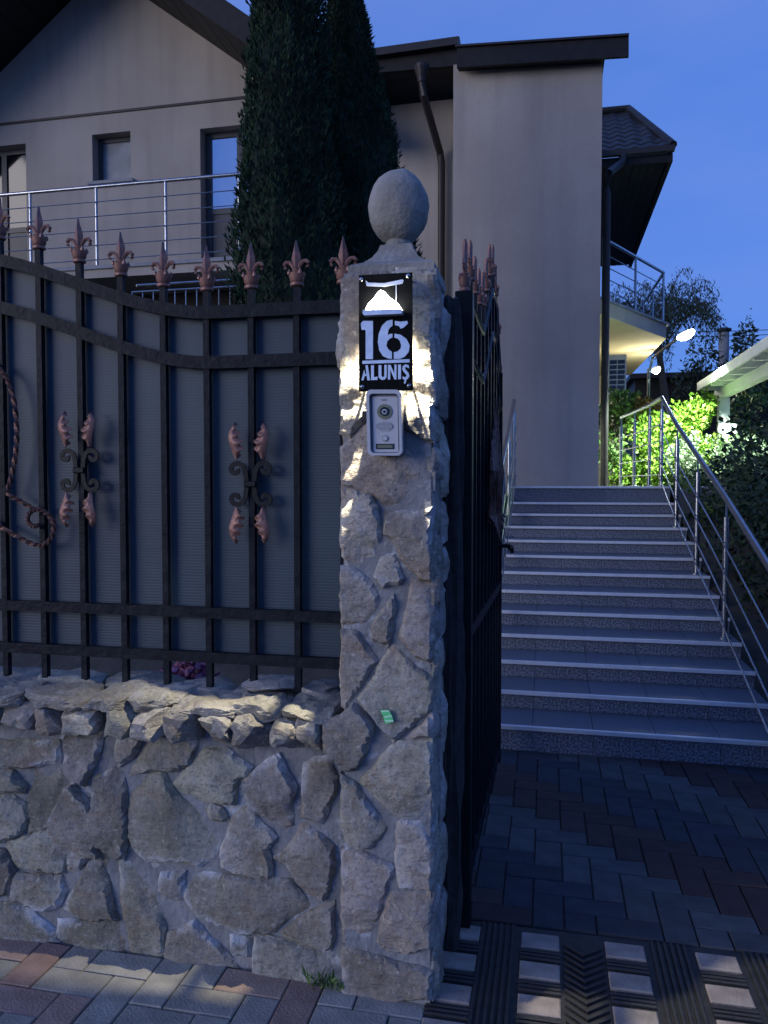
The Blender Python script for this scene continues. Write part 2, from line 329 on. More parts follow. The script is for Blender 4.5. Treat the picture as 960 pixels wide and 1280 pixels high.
def stone(name, poly, depth, seed, frame, material, parent, step=0.013, rough=0.0045):
    """a rough split stone: outline in a plane, face built out with broken facets"""
    r = random.Random(seed); n = len(poly); out = []
    for i in range(n):
        a, b = poly[i], poly[(i+1)%n]; L = math.hypot(b[0]-a[0], b[1]-a[1]); k = max(1, int(L/step))
        for q in range(k):
            t = q/k; x, y = a[0]+(b[0]-a[0])*t, a[1]+(b[1]-a[1])*t
            nv = noise.noise_vector(Vector((x*22, y*22, seed*1.7))); n2 = noise.noise_vector(Vector((x*75, y*75, seed*2.3))); out.append((x+nv[0]*.0065+n2[0]*.0026, y+nv[1]*.0065+n2[1]*.0026))
    xs = [p[0] for p in out]; ys = [p[1] for p in out]; pts = list(out)
    cx, cy = sum(xs)/len(xs), sum(ys)/len(ys)
    y = min(ys)
    while y < max(ys):
        x = min(xs)
        while x < max(xs):
            p = (x+r.uniform(-.35,.35)*step, y+r.uniform(-.35,.35)*step)
            if inside(p, out) and poly_dist(p, out) > step*.45: pts.append(p)
            x += step
        y += step
    res = delaunay_2d_cdt([Vector(p) for p in pts], [], [list(range(len(out)))], 1, 1e-6)
    vs, fs = res[0], res[2]
    pl = [(r.uniform(-.10,.10), r.uniform(-.10,.10), depth*r.uniform(.9,1.1)) for _ in range(3)]+[(r.uniform(-.35,.35), r.uniform(-.35,.35), depth*r.uniform(1.1,1.45)) for _ in range(2)]
    V, edge = [], []
    for p in vs:
        d = poly_dist(p, out); s = min(1, d/.008); s = s*(2-s)
        h = min(a*(p[0]-cx)+b*(p[1]-cy)+c for a, b, c in pl)
        f = noise.fractal(Vector((p[0]*16, p[1]*16, seed*3.1)), 0.9, 2.1, 4)*rough*1.3 + noise.noise(Vector((p[0]*5, p[1]*5, seed)))*rough*1.2
        led = noise.noise(Vector((p[0]*7, p[1]*24, seed*.7)))
        f += rough*.9*max(-.4, min(.4, led*2))
        V.append((p[0], p[1], max(.003, (h+f))*(.45+.55*s))); edge.append(1-min(1, d/.03))
    on = {}
    for i, o in enumerate(res[3]):
        for q in o:
            if q < len(out): on[q] = i
    F = [tuple(f) for f in fs]; k = len(V)
    for q in range(len(out)):
        i = on[q]; V.append((vs[i][0], vs[i][1], -.012)); edge.append(1)
    for q in range(len(out)):
        q2 = (q+1)%len(out); F.append((on[q], k+q, k+q2, on[q2]))
    me = bpy.data.meshes.new(name); me.from_pydata([frame(*p) for p in V], [], F); me.update()
    bm = bmesh.new(); bm.from_mesh(me); bmesh.ops.recalc_face_normals(bm, faces=bm.faces); bm.to_mesh(me); bm.free()
    at = me.attributes.new('edge', 'FLOAT', 'POINT'); at.data.foreach_set('value', edge)
    me.polygons.foreach_set('use_smooth', [True]*len(me.polygons))
    try: me.set_sharp_from_angle(angle=R(32))
    except Exception: pass
    me.materials.append(MATS[material])
    return obj(name, me, parent)
def rock(name, x0, x1, y0, y1, z0, z1, seed, material, parent, rough=0.012, sub=3, power=5.0, planes=6):
    bm = bmesh.new(); bmesh.ops.create_icosphere(bm, subdivisions=sub, radius=1.0)
    r = random.Random(seed); c = Vector(((x0+x1)/2,(y0+y1)/2,(z0+z1)/2)); h = Vector(((x1-x0)/2,(y1-y0)/2,(z1-z0)/2))
    cuts = []
    for _ in range(planes):
        d = Vector((r.uniform(-1,1), r.uniform(-1,1), r.uniform(-.8,.8))).normalized(); cuts.append((d, r.uniform(.80,1.05)))
    for v in bm.verts:
        p = v.co.copy(); q = (abs(p.x)**power+abs(p.y)**power+abs(p.z)**power)**(1/power); p /= q
        for d, k in cuts:
            e = p.dot(d)-k
            if e > 0: p -= d*e
        w = Vector((p.x*h.x, p.y*h.y, p.z*h.z))
        f = noise.fractal(Vector((w.x*22, w.y*22, w.z*22+seed*4.3)), .9, 2.1, 4)
        w += v.co.normalized()*f*rough*1.1
        v.co = c+w
    me = bpy.data.meshes.new(name); bm.to_mesh(me); bm.free(); me.materials.append(MATS[material])
    me.polygons.foreach_set('use_smooth', [True]*len(me.polygons))
    try: me.set_sharp_from_angle(angle=R(26))
    except Exception: pass
    return obj(name, me, parent)

# ================================================================== THE SETTING
struct(MB().add([(-400,-400,-.12),(400,-400,-.12),(400,400,-.12),(-400,400,-.12)],[(0,1,2,3)]).build('ground','soil'))
sidewalk = struct(MB().box(-3.4,-.345,.2,2.34,-.11,-.016).build('sidewalk','sand_joint'))
yard = struct(MB().box(-3.0,3.2,2.722,4.62,-.11,-.016).build('courtyard_paving','sand_joint'))
CELL = 0.112
PV = {}
def paver_mesh(w, d, m):
    k = (round(w,3), round(d,3), m)
    if k not in PV: PV[k] = MB().box(-w/2,w/2,-d/2,d/2,-.07,0,.0035).mesh('paver', m)
    return PV[k]
def herringbone(parent, x0, x1, y0, y1, cell, mats, ox, oy, flip=1):
    r = random.Random(3); cnt = 0
    nx = int((x1-x0)/cell)+6; ny = int((y1-y0)/cell)+6
    for i in range(-3, nx):
        for j in range(-3, ny):
            m = (i-j) % 4
            if m == 0: a, b, w, d = i, j, 2, 1
            elif m == 2: a, b, w, d = i, j-1, 1, 2
            else: continue
            band = (i-j)//4
            ax0 = ox+a*cell; ax1 = ax0+w*cell; ay0 = oy+b*cell; ay1 = ay0+d*cell
            if flip < 0: ax0, ax1 = x0+x1-ax1, x0+x1-ax0
            ax0, ax1 = max(ax0,x0), min(ax1,x1); ay0, ay1 = max(ay0,y0), min(ay1,y1)
            if ax1-ax0 < .03 or ay1-ay0 < .03: continue
            mt = mats(band, i, j, r); g = .0045
            o = obj('paver', paver_mesh(ax1-ax0-g, ay1-ay0-g, mt), parent, ((ax0+ax1)/2, (ay0+ay1)/2, r.uniform(-.0025,.0015)))
            o.rotation_euler = (r.uniform(-.006,.006), r.uniform(-.006,.006), r.uniform(-.004,.004)); cnt += 1
    return cnt
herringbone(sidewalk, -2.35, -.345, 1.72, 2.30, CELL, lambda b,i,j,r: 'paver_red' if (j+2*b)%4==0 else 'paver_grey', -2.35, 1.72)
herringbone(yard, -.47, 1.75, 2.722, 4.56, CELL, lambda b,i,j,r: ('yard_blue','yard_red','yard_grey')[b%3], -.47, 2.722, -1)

# rubber entrance mat: light pads in columns, grooved ribs between, a chevron column
mat_t = thing('entrance_mat', 'dark ribbed rubber mat with pale rectangular pads laid at the open gate', 'mat', (0.2, 2.3, 0))
MB().box(-.345,1.15,1.75,2.716,-.11,-.006).build('mat_base','rubber',mat_t)
pad = MB().box(-.064,.064,-.042,.042,-.02,.004,.004).mesh('pad','pad_tile')
rib = MB().box(-.066,.066,-.0055,.0055,-.02,.004,.002).mesh('rib','rubber')
lrib = MB().box(-.006,.006,-.47,.47,-.02,.003,.002).mesh('long_rib','rubber')
for ci, (uc, off) in enumerate(((-.297,.0),(-.013,0.0),(.266,0.0),(.558,0.0),(.84,0.0))):
    for k in range(6):
        vc = 2.632-.1655*k
        if ci == 0: uc2 = uc+.015
        else: uc2 = uc
        if vc > 1.78: obj('pad', pad, mat_t, (uc2, vc, rng.uniform(-.001,.001)))
        for q in range(3):
            y = vc-.083+(q-1)*.019
            if y > 1.78: obj('rib', rib, mat_t, (uc2, y, 0))
for uc in (-.158, .412, .705):
    for q in range(6): obj('long_rib', lrib, mat_t, (uc+(q-2.5)*.021, 2.24, 0))
chv = MB()
for sgn in (-1,1):
    chv.add([(0,0,-.02),(sgn*.064,.052,-.02),(sgn*.064,.062,-.02),(0,.010,-.02),(0,0,.004),(sgn*.064,.052,.004),(sgn*.064,.062,.004),(0,.010,.004)],
            [(4,5,6,7),(0,1,5,4),(1,2,6,5),(2,3,7,6),(3,0,4,7)])
chm = chv.mesh('chevron_rib','rubber')
for k in range(24):
    y = 1.78+k*.0345
    if y < 2.58: obj('chevron_rib', chm, mat_t, (.128, y, 0))

# ---- granite stairs up to the terrace
SU0, SU1, V1, TR, RI, H1 = -.42, 1.30, 4.53, .357, .110, .145
def step_h(k): return 0.0 if k == 0 else H1+RI*(k-1) if k < 13 else 1.525
def step_v(k): return V1+TR*(k-1)
stairs = thing('staircase', 'wide grey granite staircase with bright metal nosings climbing to the house', 'stairs', (.44, 4.6, 0))
TW = (SU1-SU0)/5
tread_m = MB().box(-TW/2+.0012,TW/2-.0012,-.02,TR+.012,-.026,0,.0015).mesh('tread_tile','granite_tread')
for k in range(1,14):
    h, v = step_h(k), step_v(k); hp = step_h(k-1) if k > 1 else -.1
    st = MB().box(SU0+.012,SU1-.012,v+.014,(v+TR+.03 if k<13 else v+.4),max(hp-.1,-.1),h-.0275).build('step','plinth_grey',stairs)
    rh = h-.027-max(hp,-.05)+.0
    rm = MB().box(-TW/2+.0012,TW/2-.0012,0,.013,-rh+.001,0,.001).mesh('riser_tile','granite')
    for q in range(5):
        uc = SU0+TW*(q+.5)
        if k < 13: obj('tread_tile', tread_m, st, (uc, v, h))
        else: obj('tread_tile', tread_m, st, (uc, v, h))
        obj('riser_tile', rm, st, (uc-(TW*.5 if False else 0), v, h-.0272))
    nz = MB().sweep([(SU0, v-.0205, h),(SU1, v-.0205, h)], [(-.001,.003),(-.001,-.019),(.003,-.019),(.0045,-.002),(.0045,.0035),(-.020,.0035),(-.020,.0012)], up=(0,0,1))
    nz.build('nosing','alu',st)
terrace = struct(MB().box(-3.2,2.6,step_v(13)+.37,11.0,1.2,1.519).build('terrace','plinth_grey'))

def slope_ground(name, u0, u1, seed):
    m = MB(); nu, nv = 14, 40
    for j in range(nv+1):
        v = 4.5+ (26-4.5)*(j/nv)
        t = max(0, min(1, (v-4.6)/4.2)); z0 = t*1.46
        for i in range(nu+1):
            u = u0+(u1-u0)*i/nu
            m.v.append((u, v, z0-.02+.05*noise.noise(Vector((u*1.3,v*1.3,seed)))))
    for j in range(nv):
        for i in range(nu):
            a = j*(nu+1)+i; m.f.append((a,a+1,a+nu+2,a+nu+1))
    return struct(m.build(name,'soil',smooth=True))
slope_ground('garden_ground', 1.31, 30, 1); slope_ground('garden_ground', -16, -.43, 2)

# ================================================================== STONE WALL AND PILLAR
def mortar_sheet(name, x0, x1, y0, y1, z0, z1, parent, seed):
    """core block whose street face is hand-trowelled, uneven mortar"""
    m = MB(); st = .022; nx = max(2, int((x1-x0)/st)); nz = int((z1-z0)/st)
    for j in range(nz+1):
        for i in range(nx+1):
            x = x0+(x1-x0)*i/nx; z = z0+(z1-z0)*j/nz
            m.v.append((x, y0+.005*noise.fractal(Vector((x*11,z*11,seed)),.9,2,4), z))
    for j in range(nz):
        for i in range(nx): a = j*(nx+1)+i; m.f.append((a,a+1,a+nx+2,a+nx+1))
    m.box(x0+.001,x1-.001,y0+.012,y1,z0,z1-.001)
    return m.build(name,'mortar',parent,smooth=True)
WV, PVV = 2.30, 2.245            # mortar planes: stones stand proud of them towards the street
fw = lambda a, b, d: (a, WV-d, b)
fp = lambda a, b, d: (a, PVV-d, b)
wall = thing('stone_wall', 'low rubble stone wall with rough capstones under the iron fence', 'wall', (-1.6, 2.4, 0))
MORT = .005
mortar_sheet('mortar_core', -2.75, -.60, WV-MORT, 2.56, -.1, .77, wall, 1)
W = [
 [(0,925),(40,923),(73,925),(75,950),(45,957),(20,956),(0,953)],
 [(87,920),(131,918),(124,947),(110,979),(96,973),(86,961)],
 [(146,935),(150,920),(182,920),(168,946),(152,956)],
 [(188,925),(215,915),(245,918),(245,935),(237,952),(222,962),(200,961),(180,964),(165,968),(172,952)],
 [(-12,958),(19,963),(35,980),(33,989),(14,987),(-12,990)],
 [(-25,995),(14,992),(31,1002),(38,1020),(28,1040),(5,1049),(-25,1047)],
 [(44,966),(58,955),(77,956),(101,987),(113,1007),(99,1019),(61,1034),(40,1040),(41,1001)],
 [(122,973),(145,960),(155,968),(161,1005),(163,1045),(155,1070),(141,1062),(117,1045),(113,1031),(118,1008)],
 [(172,975),(192,965),(208,968),(216,982),(232,1002),(254,1017),(262,1034),(277,1050),(266,1066),(248,1078),(228,1072),(205,1070),(187,1072),(175,1060),(167,1045),(167,1000)],
 [(250,947),(260,935),(282,934),(300,947),(314,957),(308,970),(297,973),(296,1002),(265,1000),(232,995),(221,977),(230,965)],
 [(259,1010),(267,1002),(280,1010),(289,1025),(277,1026),(265,1022)],
 [(308,975),(330,955),(350,944),(360,965),(371,982),(365,1005),(367,1027),(355,1030),(325,1012),(312,995)],
 [(380,947),(412,947),(422,970),(420,990),(405,1025),(392,1020),(380,1017)],
 [(300,1010),(310,1007),(325,1025),(345,1045),(337,1060),(341,1095),(310,1092),(282,1080),(279,1065),(287,1035)],
 [(380,1029),(415,1055),(417,1090),(407,1120),(385,1112),(370,1095),(360,1080),(342,1072),(360,1060)],
 [(12,1054),(47,1040),(98,1026),(101,1041),(87,1062),(82,1088),(56,1085),(28,1081)],
 [(103,1048),(126,1052),(117,1066),(103,1085),(87,1088),(88,1068)],
 [(-22,1056),(12,1064),(23,1087),(16,1111),(-22,1126)],
 [(28,1089),(77,1094),(84,1111),(77,1128),(56,1134),(23,1121),(21,1106)],
 [(126,1064),(140,1066),(143,1074),(134,1085),(148,1145),(112,1144),(81,1131),(101,1101),(112,1078)],
 [(152,1078),(187,1075),(199,1083),(197,1123),(206,1153),(204,1193),(164,1190),(163,1158),(155,1127)],
 [(-10,1132),(19,1126),(42,1137),(70,1160),(73,1174),(37,1174),(-10,1166)],
 [(77,1148),(105,1147),(150,1149),(159,1167),(155,1189),(112,1185),(80,1169)],
 [(203,1090),(232,1087),(234,1127),(215,1120),(201,1112)],
 [(237,1088),(300,1095),(360,1100),(385,1132),(360,1145),(342,1160),(300,1160),(250,1138),(236,1120)],
 [(387,1137),(417,1127),(419,1170),(412,1185),(375,1178),(349,1166)],
 [(215,1165),(247,1151),(275,1180),(300,1210),(262,1213),(210,1200)],
 [(325,1167),(345,1168),(400,1184),(417,1197),(410,1226),(350,1221),(320,1214)],
 [(290,1165),(318,1170),(316,1192),(292,1187)],
]
for s, src in ((6,-1),(7,-1),(19,-1),(20,-1),(8,-1),(13,-1),(21,-1)):     # the wall runs on beyond the frame
    W.append([(x-(215 if s!=8 else 300), y-26) for x, y in W[s]])
for i, poly in enumerate(W):
    q = [onV(x, y, WV) for x, y in poly]
    q = grow(q, 1.10); q = [(u, max(-.03, h)) for u, h in q]
    stone('stone', q, .028+.014*((i*37)%10)/10, 11+i*3, fw, 'wall_stone', wall)

# capstones: broken nodules along the front, slabs on top
for i, (x0, x1) in enumerate(((-60,-2),(0,45),(44,77),(78,118),(122,160),(158,203),(203,247),(248,288),(288,338),(338,371),(370,408))):
    u0, u1 = onV(x0,900,2.215)[0], onV(x1,900,2.215)[0]
    r = random.Random(40+i)
    rock('capstone', u0-.004, u1+.004, 2.193+r.uniform(-.006,.006), 2.42, .746+r.uniform(-.010,.006), .846+r.uniform(-.008,.008), 60+i, 'cap_stone', wall, rough=.013, power=6.5, planes=6)
for i, (x0, x1) in enumerate(((-90,22),(24,102),(104,150),(133,212),(212,290),(288,350),(350,420))):
    u0, u1 = onV(x0,865,2.23)[0], onV(x1,865,2.23)[0]
    r = random.Random(90+i)
    rock('capping_slab', u0-.006, u1+.006, 2.205+r.uniform(-.015,.02), 2.46+r.uniform(-.03,.03), .826, .872+r.uniform(-.006,.008), 120+i, 'cap_stone', wall, rough=.013, power=7, sub=4, planes=10)
for i, (x0, x1) in enumerate(((-60,60),(60,135),(140,225),(226,300),(300,372),(372,425))):
    u0, u1 = onV(x0,845,2.5)[0], onV(x1,845,2.5)[0]
    rock('capping_slab', u0, u1, 2.40, 2.60, .80, .872+.006*(i%3), 150+i, 'cap_stone', wall, rough=.012, power=7, planes=8)
u0, u1 = onV(318,848,2.45)[0], onV(374,848,2.45)[0]
ls = rock('loose_slab', u0-.03, u1, 2.36, 2.55, .876, .905, 201, 'cap_stone', wall, rough=.008, power=4, planes=8)

# ---- pillar
PU0, PU1 = -.598, -.334
pillar = thing('stone_pillar', 'rubble stone gate pillar topped by a pale stone ball', 'pillar', (-.458, 2.38, 0))
mortar_sheet('mortar_core', PU0, PU1, PVV-.008, 2.53, -.1, 2.19, pillar, 2)
P = [
 [(427,352),(440,343),(490,340),(491,400),(470,461),(430,461),(424,440),(425,400)],
 [(495,340),(536,340),(539,352),(540,450),(536,500),(526,505),(505,508),(495,480),(494,410)],
 [(426,466),(470,467),(470,500),(455,530),(440,545),(424,540),(422,510)],
 [(507,511),(532,506),(538,512),(539,555),(533,553),(510,538),(500,525)],
 [(427,560),(452,535),(470,518),(500,530),(530,556),(536,580),(531,612),(511,620),(500,631),(477,629),(466,618),(452,612),(430,605)],
 [(425,609),(450,616),(465,621),(473,633),(475,653),(476,670),(467,704),(457,706),(435,701),(424,693)],
 [(481,639),(524,638),(540,636),(538,660),(537,724),(523,722),(510,707),(493,679),(481,668)],
 [(477,693),(492,693),(506,722),(497,731),(478,734),(467,721)],
 [(421,709),(443,710),(465,728),(471,743),(472,757),(464,769),(454,779),(425,777),(420,757),(419,725)],
 [(490,745),(496,763),(487,803),(485,808),(468,801),(466,777)],
 [(513,728),(535,728),(538,750),(539,773),(535,828),(520,818),(503,798),(499,796),(511,745)],
 [(427,786),(448,791),(471,825),(447,862),(432,886),(423,880),(420,823),(423,802)],
 [(495,804),(516,833),(530,847),(534,884),(492,923),(451,872),(474,833),(483,814)],
 [(405,905),(425,895),(443,880),(452,889),(468,907),(461,935),(444,960),(435,962),(423,950),(408,938)],
 [(499,927),(530,926),(534,973),(534,1007),(523,1022),(499,1021),(481,1005),(452,977),(486,936)],
 [(535,890),(535,921),(507,922)],
 [(425,968),(447,980),(463,1006),(486,1034),(466,1058),(432,1054),(421,1030)],
 [(495,1027),(526,1027),(532,1062),(532,1110),(500,1107),(494,1079)],
 [(421,1064),(451,1064),(487,1080),(490,1084),(477,1132),(464,1171),(430,1177),(419,1147),(419,1108)],
 [(490,1114),(534,1119),(535,1151),(532,1182),(513,1190),(486,1188),(471,1175),(478,1147)],
 [(419,1182),(471,1195),(519,1206),(535,1213),(537,1247),(488,1262),(430,1262),(425,1222)],
]
for i, poly in enumerate(P):
    q = [onV(x, y, PVV-.008) for x, y in poly]
    q = grow(q, 1.06); q = [(max(PU0-.012, (PU1+.008 if u > PU1-.022 else u)) if i != 13 else u, max(-.02, h)) for u, h in q]
    dep = .026+.012*((i*53)%10)/10
    if i == 13: dep = .05
    stone('stone', q, dep, 311+i*7, fp, 'pillar_stone', pillar, step=.011, rough=.005)
fr_ = lambda a, b, d: (PU1+d, a, b)
fl_ = lambda a, b, d: (PU0-d, a, b)
r = random.Random(5)
for side, fn in ((0, fr_), (1, fl_)):
    for c0, c1 in ((2.232,2.385),(2.392,2.53)):
        h = -.01 if not side else .92
        while h < 2.14:
            hh = min(r.uniform(.10,.26), 2.18-h)
            if hh < .05: break
            q = [(c0+r.uniform(0,.016),h+.006+r.uniform(0,.012)),(c1-r.uniform(0,.016),h+.006+r.uniform(0,.012)),(c1-r.uniform(0,.01),h+hh*.5),(c1-r.uniform(0,.016),h+hh-.006),((c0+c1)/2,h+hh-r.uniform(0,.01)),(c0+r.uniform(0,.016),h+hh-.006),(c0+r.uniform(0,.006),h+hh*.45)]
            stone('stone', q, r.uniform(.012,.026), int(h*1000)+side*77+int(c0*9), fn, 'pillar_stone', pillar, step=.014)
            h += hh
# rough dark strip at the back of the pillar's right side
rock('dark_edge', -.40,-.278,2.50,2.60,-.05,2.17,77,'strip_dark',pillar,rough=.02,sub=4,power=9,planes=0)
# cap slab, flared neck and ball
cu, cv = -.458, 2.375
cp = MB()
for (hw, z) in ((.126,2.178),(.130,2.184),(.130,2.212),(.122,2.219),(.092,2.232),(.070,2.252),(.055,2.275),(.048,2.295)):
    k = len(cp.v); cp.v += [(cu-hw,cv-hw,z),(cu+hw,cv-hw,z),(cu+hw,cv+hw,z),(cu-hw,cv+hw,z)]
    if k: cp.f += [(k-4+i,k-4+(i+1)%4,k+(i+1)%4,k+i) for i in range(4)]
    else: cp.f.append((3,2,1,0))
cp.f.append((k,k+1,k+2,k+3))
cp.build('pillar_cap','cast_stone',pillar)
bp_ = [(.036,2.285),(.046,2.292),(.047,2.302),(.040,2.308)]
for k in range(15):
    a = -1.15+(math.pi/2+1.15)*k/14; bp_.append((max(.002,.094*math.cos(a)), 2.418+.114*math.sin(a)))
ball = MB().lathe(bp_, 40, (cu,cv,0)).build('ball_finial','cast_stone',pillar,smooth=True)
for v_ in ball.data.vertices:
    v_.co += (v_.co-Vector((cu,cv,2.41))).normalized()*.004*noise.fractal(v_.co*22,.9,2,3)

# ================================================================== FENCE PANEL
FV = 2.43
fence = thing('iron_fence', 'black wrought iron fence panel with copper finials on the stone wall', 'fence', (-1.5, FV, .87))
FU = [onV(x, 600, FV)[0] for x in (430,373,317,262,206,155,103,53,5)]
du = (FU[0]-FU[8])/8
FU = [FU[0]-du*i for i in range(13)]
def rail_h(i):                  # top rail: level near the pillar, sweeping up to a crest further along
    t = max(0, min(1, (i-2.8)/6.4)); s = t*t*(3-2*t)
    if i > 9.2: t2 = min(1, (i-9.2)/6.4); s = 1-t2*t2*(3-2*t2)
    return 2.137+.245*s
iu = lambda i: FU[0]-du*i
railp = [(-.014,-.021),(.010,-.021),(.014,-.010),(.010,-.006),(.014,0),(.010,.006),(.014,.010),(.010,.021),(-.014,.021)]
for dz, nm in ((0,'top_rail'),(-.166,'curved_rail')):
    pts = [(iu(k*.2), FV-.004, rail_h(k*.2)+dz) for k in range(-1, 61)]
    MB().sweep([(x,y,z) for x,y,z in pts], railp, up=(0,0,1)).build(nm,'iron',fence)
for zc, nm in ((1.128,'lower_rail'),(.975,'bottom_rail')):
    MB().sweep([(iu(k), FV-.004, zc) for k in (-.25,3,6,9,12)], [(a,b*.85) for a,b in railp], up=(0,0,1)).build(nm,'iron',fence)
# back sheet
shp = [(iu(-.2),.985)]+[(iu(12),.985)]+[(iu(12-k*.25),rail_h(12-k*.25)+.0) for k in range(0,49)]
MB().prism(shp, FV+.022, FV+.028).build('back_sheet','sheet',fence)
# finial
fm = MB()
fm.lathe([(.016,0),(.019,.003),(.019,.009),(.015,.013),(.019,.018),(.022,.034),(.024,.040),(.017,.041),(.013,.045),(.015,.050),(.010,.054)], 10)
for k in range(4):
    a = math.pi/4+k*math.pi/2; fm.lathe([(.005,.036),(.0055,.042),(.001,.052)], 5, (.022*math.cos(a), .022*math.sin(a), 0))
bl = [(.006,.052),(.008,.062),(.0125,.082),(.0135,.090),(.010,.108),(.005,.128),(.0008,.146)]
k0 = len(fm.v)
for (w, z) in bl: fm.v += [(-w,0,z),(-w*.3,-.004-w*.2,z),(0,-.009 if w>.004 else -.001,z),(w*.3,-.004-w*.2,z),(w,0,z),(w*.3,.006,z),(0,.009 if w>.004 else .001,z),(-w*.3,.006,z)]
for i in range(len(bl)-1):
    for k in range(8): fm.f.append((k0+i*8+k,k0+i*8+(k+1)%8,k0+i*8+8+(k+1)%8,k0+i*8+8+k))
for sg in (-1,1):
    pts = [(sg*.006,0,.056),(sg*.012,0,.068),(sg*.020,0,.078),(sg*.029,0,.079),(sg*.035,0,.071),(sg*.034,0,.062),(sg*.029,0,.059)]
    fm.tube(pts, .0055, 6, scale=[1,1.1,1.1,1.1,1,.9,.7])
finial_me = fm.mesh('finial','copper',True)
barm = {}
for i in range(13):
    top = rail_h(i)+.075
    key = round(top,2)
    MB().box(-.0105,.0105,-.0105,.0105,.868,top,.003).build('bar','iron',fence,loc=(FU[i],FV,0))
    fo = obj('finial', finial_me, fence, (FU[i], FV, top-.002)); fo.scale = (1.22,1.1,1.04); fo.rotation_euler = (rng.uniform(-.03,.03), rng.uniform(-.03,.03), rng.uniform(-.12,.12))

# scrolls and leaves
def spiral(cx, cz, r0, a0, turns, sgn, n=14, shrink=.35):
    out = []
    for k in range(n+1):
        t = k/n; a = a0+sgn*turns*2*math.pi*t; rr = r0*(1-(1-shrink)*t); out.append((cx+rr*math.cos(a), cz+rr*math.sin(a)))
    return out
def c_scroll(sg):
    c = []
    top = spiral(sg*.052,.048,.020,math.pi/2,.8,-sg,12)[::-1]
    # stem from the collar out to the curls
    pts = top+[(sg*.040,.069),(sg*.026,.060),(sg*.017,.040),(sg*.014,.015),(sg*.014,-.015),(sg*.017,-.040),(sg*.026,-.060),(sg*.040,-.069)]+spiral(sg*.052,-.048,.020,-math.pi/2,.8,sg,12)
    return pts
scr = {}
for sg in (-1,1):
    scr[sg] = MB().sweep([(x,0,z) for x,z in c_scroll(sg)], [(-.008,-.003),(.008,-.003),(.008,.003),(-.008,.003)], up=(0,1,0)).mesh('scroll','iron_plain',True)
def leaf_mesh(mx, mz):
    m = MB(); n, w = 48, 12
    for j in range(n+1):
        t = j/n
        cx = .007*math.sin(t*math.pi*1.9)-.002; cz = t*.124
        wd = .021*math.sin(math.pi*min(1, t*1.02+.0))**.75*(1-.25*t)+.0018
        for i in range(w+1):
            q = i/w*2-1
            sc = 1.0
            if q > 0: sc = 1+.34*math.sin(t*30)*(q)
            yy = -.010-.008*math.cos(q*1.4)-.0052*math.sin(t*30+q*2.2)*max(0,q+.2)-.014*math.sin(t*math.pi)
            m.v.append((mx*(cx+q*wd*sc), yy, mz*(cz+(.006*q*abs(q) if q>0 else 0))))
    for j in range(n):
        for i in range(w): a = j*(w+1)+i; m.f.append((a,a+1,a+w+2,a+w+1))
    nn = len(m.v); f0 = list(m.f)
    m.v += [(x,y+.003,z) for x,y,z in m.v[:nn]]; m.f += [tuple(q+nn for q in f)[::-1] for f in f0]
    bd = [i for i in range(w)]
    for i in range(w): m.f.append((i,i+1,nn+i+1,nn+i)); b = n*(w+1)+i; m.f.append((b,b+1,nn+b+1,nn+b))
    for j in range(n): a = j*(w+1); m.f.append((a,a+w+1,nn+a+w+1,nn+a)); b = a+w; m.f.append((b,b+w+1,nn+b+w+1,nn+b))
    return m.mesh('leaf','copper',True)
leafs = {(a,b): leaf_mesh(a,b) for a in (-1,1) for b in (-1,1)}
for bi, py in ((6,588),(2,605)):
    u, z = FU[bi], onV(103 if bi==6 else 318, py, FV)[1]
    for sg in (-1,1):
        obj('scroll', scr[sg], fence, (u, FV-.018, z))
        obj('leaf', leafs[(-sg,1)], fence, (u+sg*.046, FV-.012, z+.078))
        obj('leaf', leafs[(-sg,-1)], fence, (u+sg*.046, FV-.012, z-.074))
    MB().box(-.020,.020,-.030,-.012,-.010,.010,.003).build('collar','iron_plain',fence,loc=(u,FV,z))
# large twisted copper scroll
pp = [(50,656),(42,658),(35,652),(36,643),(45,637),(56,640),(66,652),(65,670),(54,681),(38,679),(14,666),(-20,646)]
def smooth_path(pp, per=8):
    out = []
    for i in range(len(pp)-1):
        p0, p1, p2, p3 = (Vector(pp[max(0,min(len(pp)-1,i+k))]) for k in (-1,0,1,2))
        for q in range(per):
            t = q/per; out.append(tuple(.5*((2*p1)+(p2-p0)*t+(2*p0-5*p1+4*p2-p3)*t*t+(3*p1-p0-3*p2+p3)*t*t*t)))
    out.append(tuple(pp[-1])); return out
for path in (pp, [(44,637),(26,627),(10,616),(14,597),(19,570),(21,540),(18,505),(11,480),(2,464),(-16,452)]):
    q = [onV(x, y, FV-.03) for x, y in smooth_path(path)]
    MB().sweep([(u, FV-.03, h) for u, h in q], [(-.0065,-.0065),(.0065,-.0065),(.0065,.0065),(-.0065,.0065)], up=(0,1,0), twist=.42).build('twisted_scroll','copper_dull',fence)

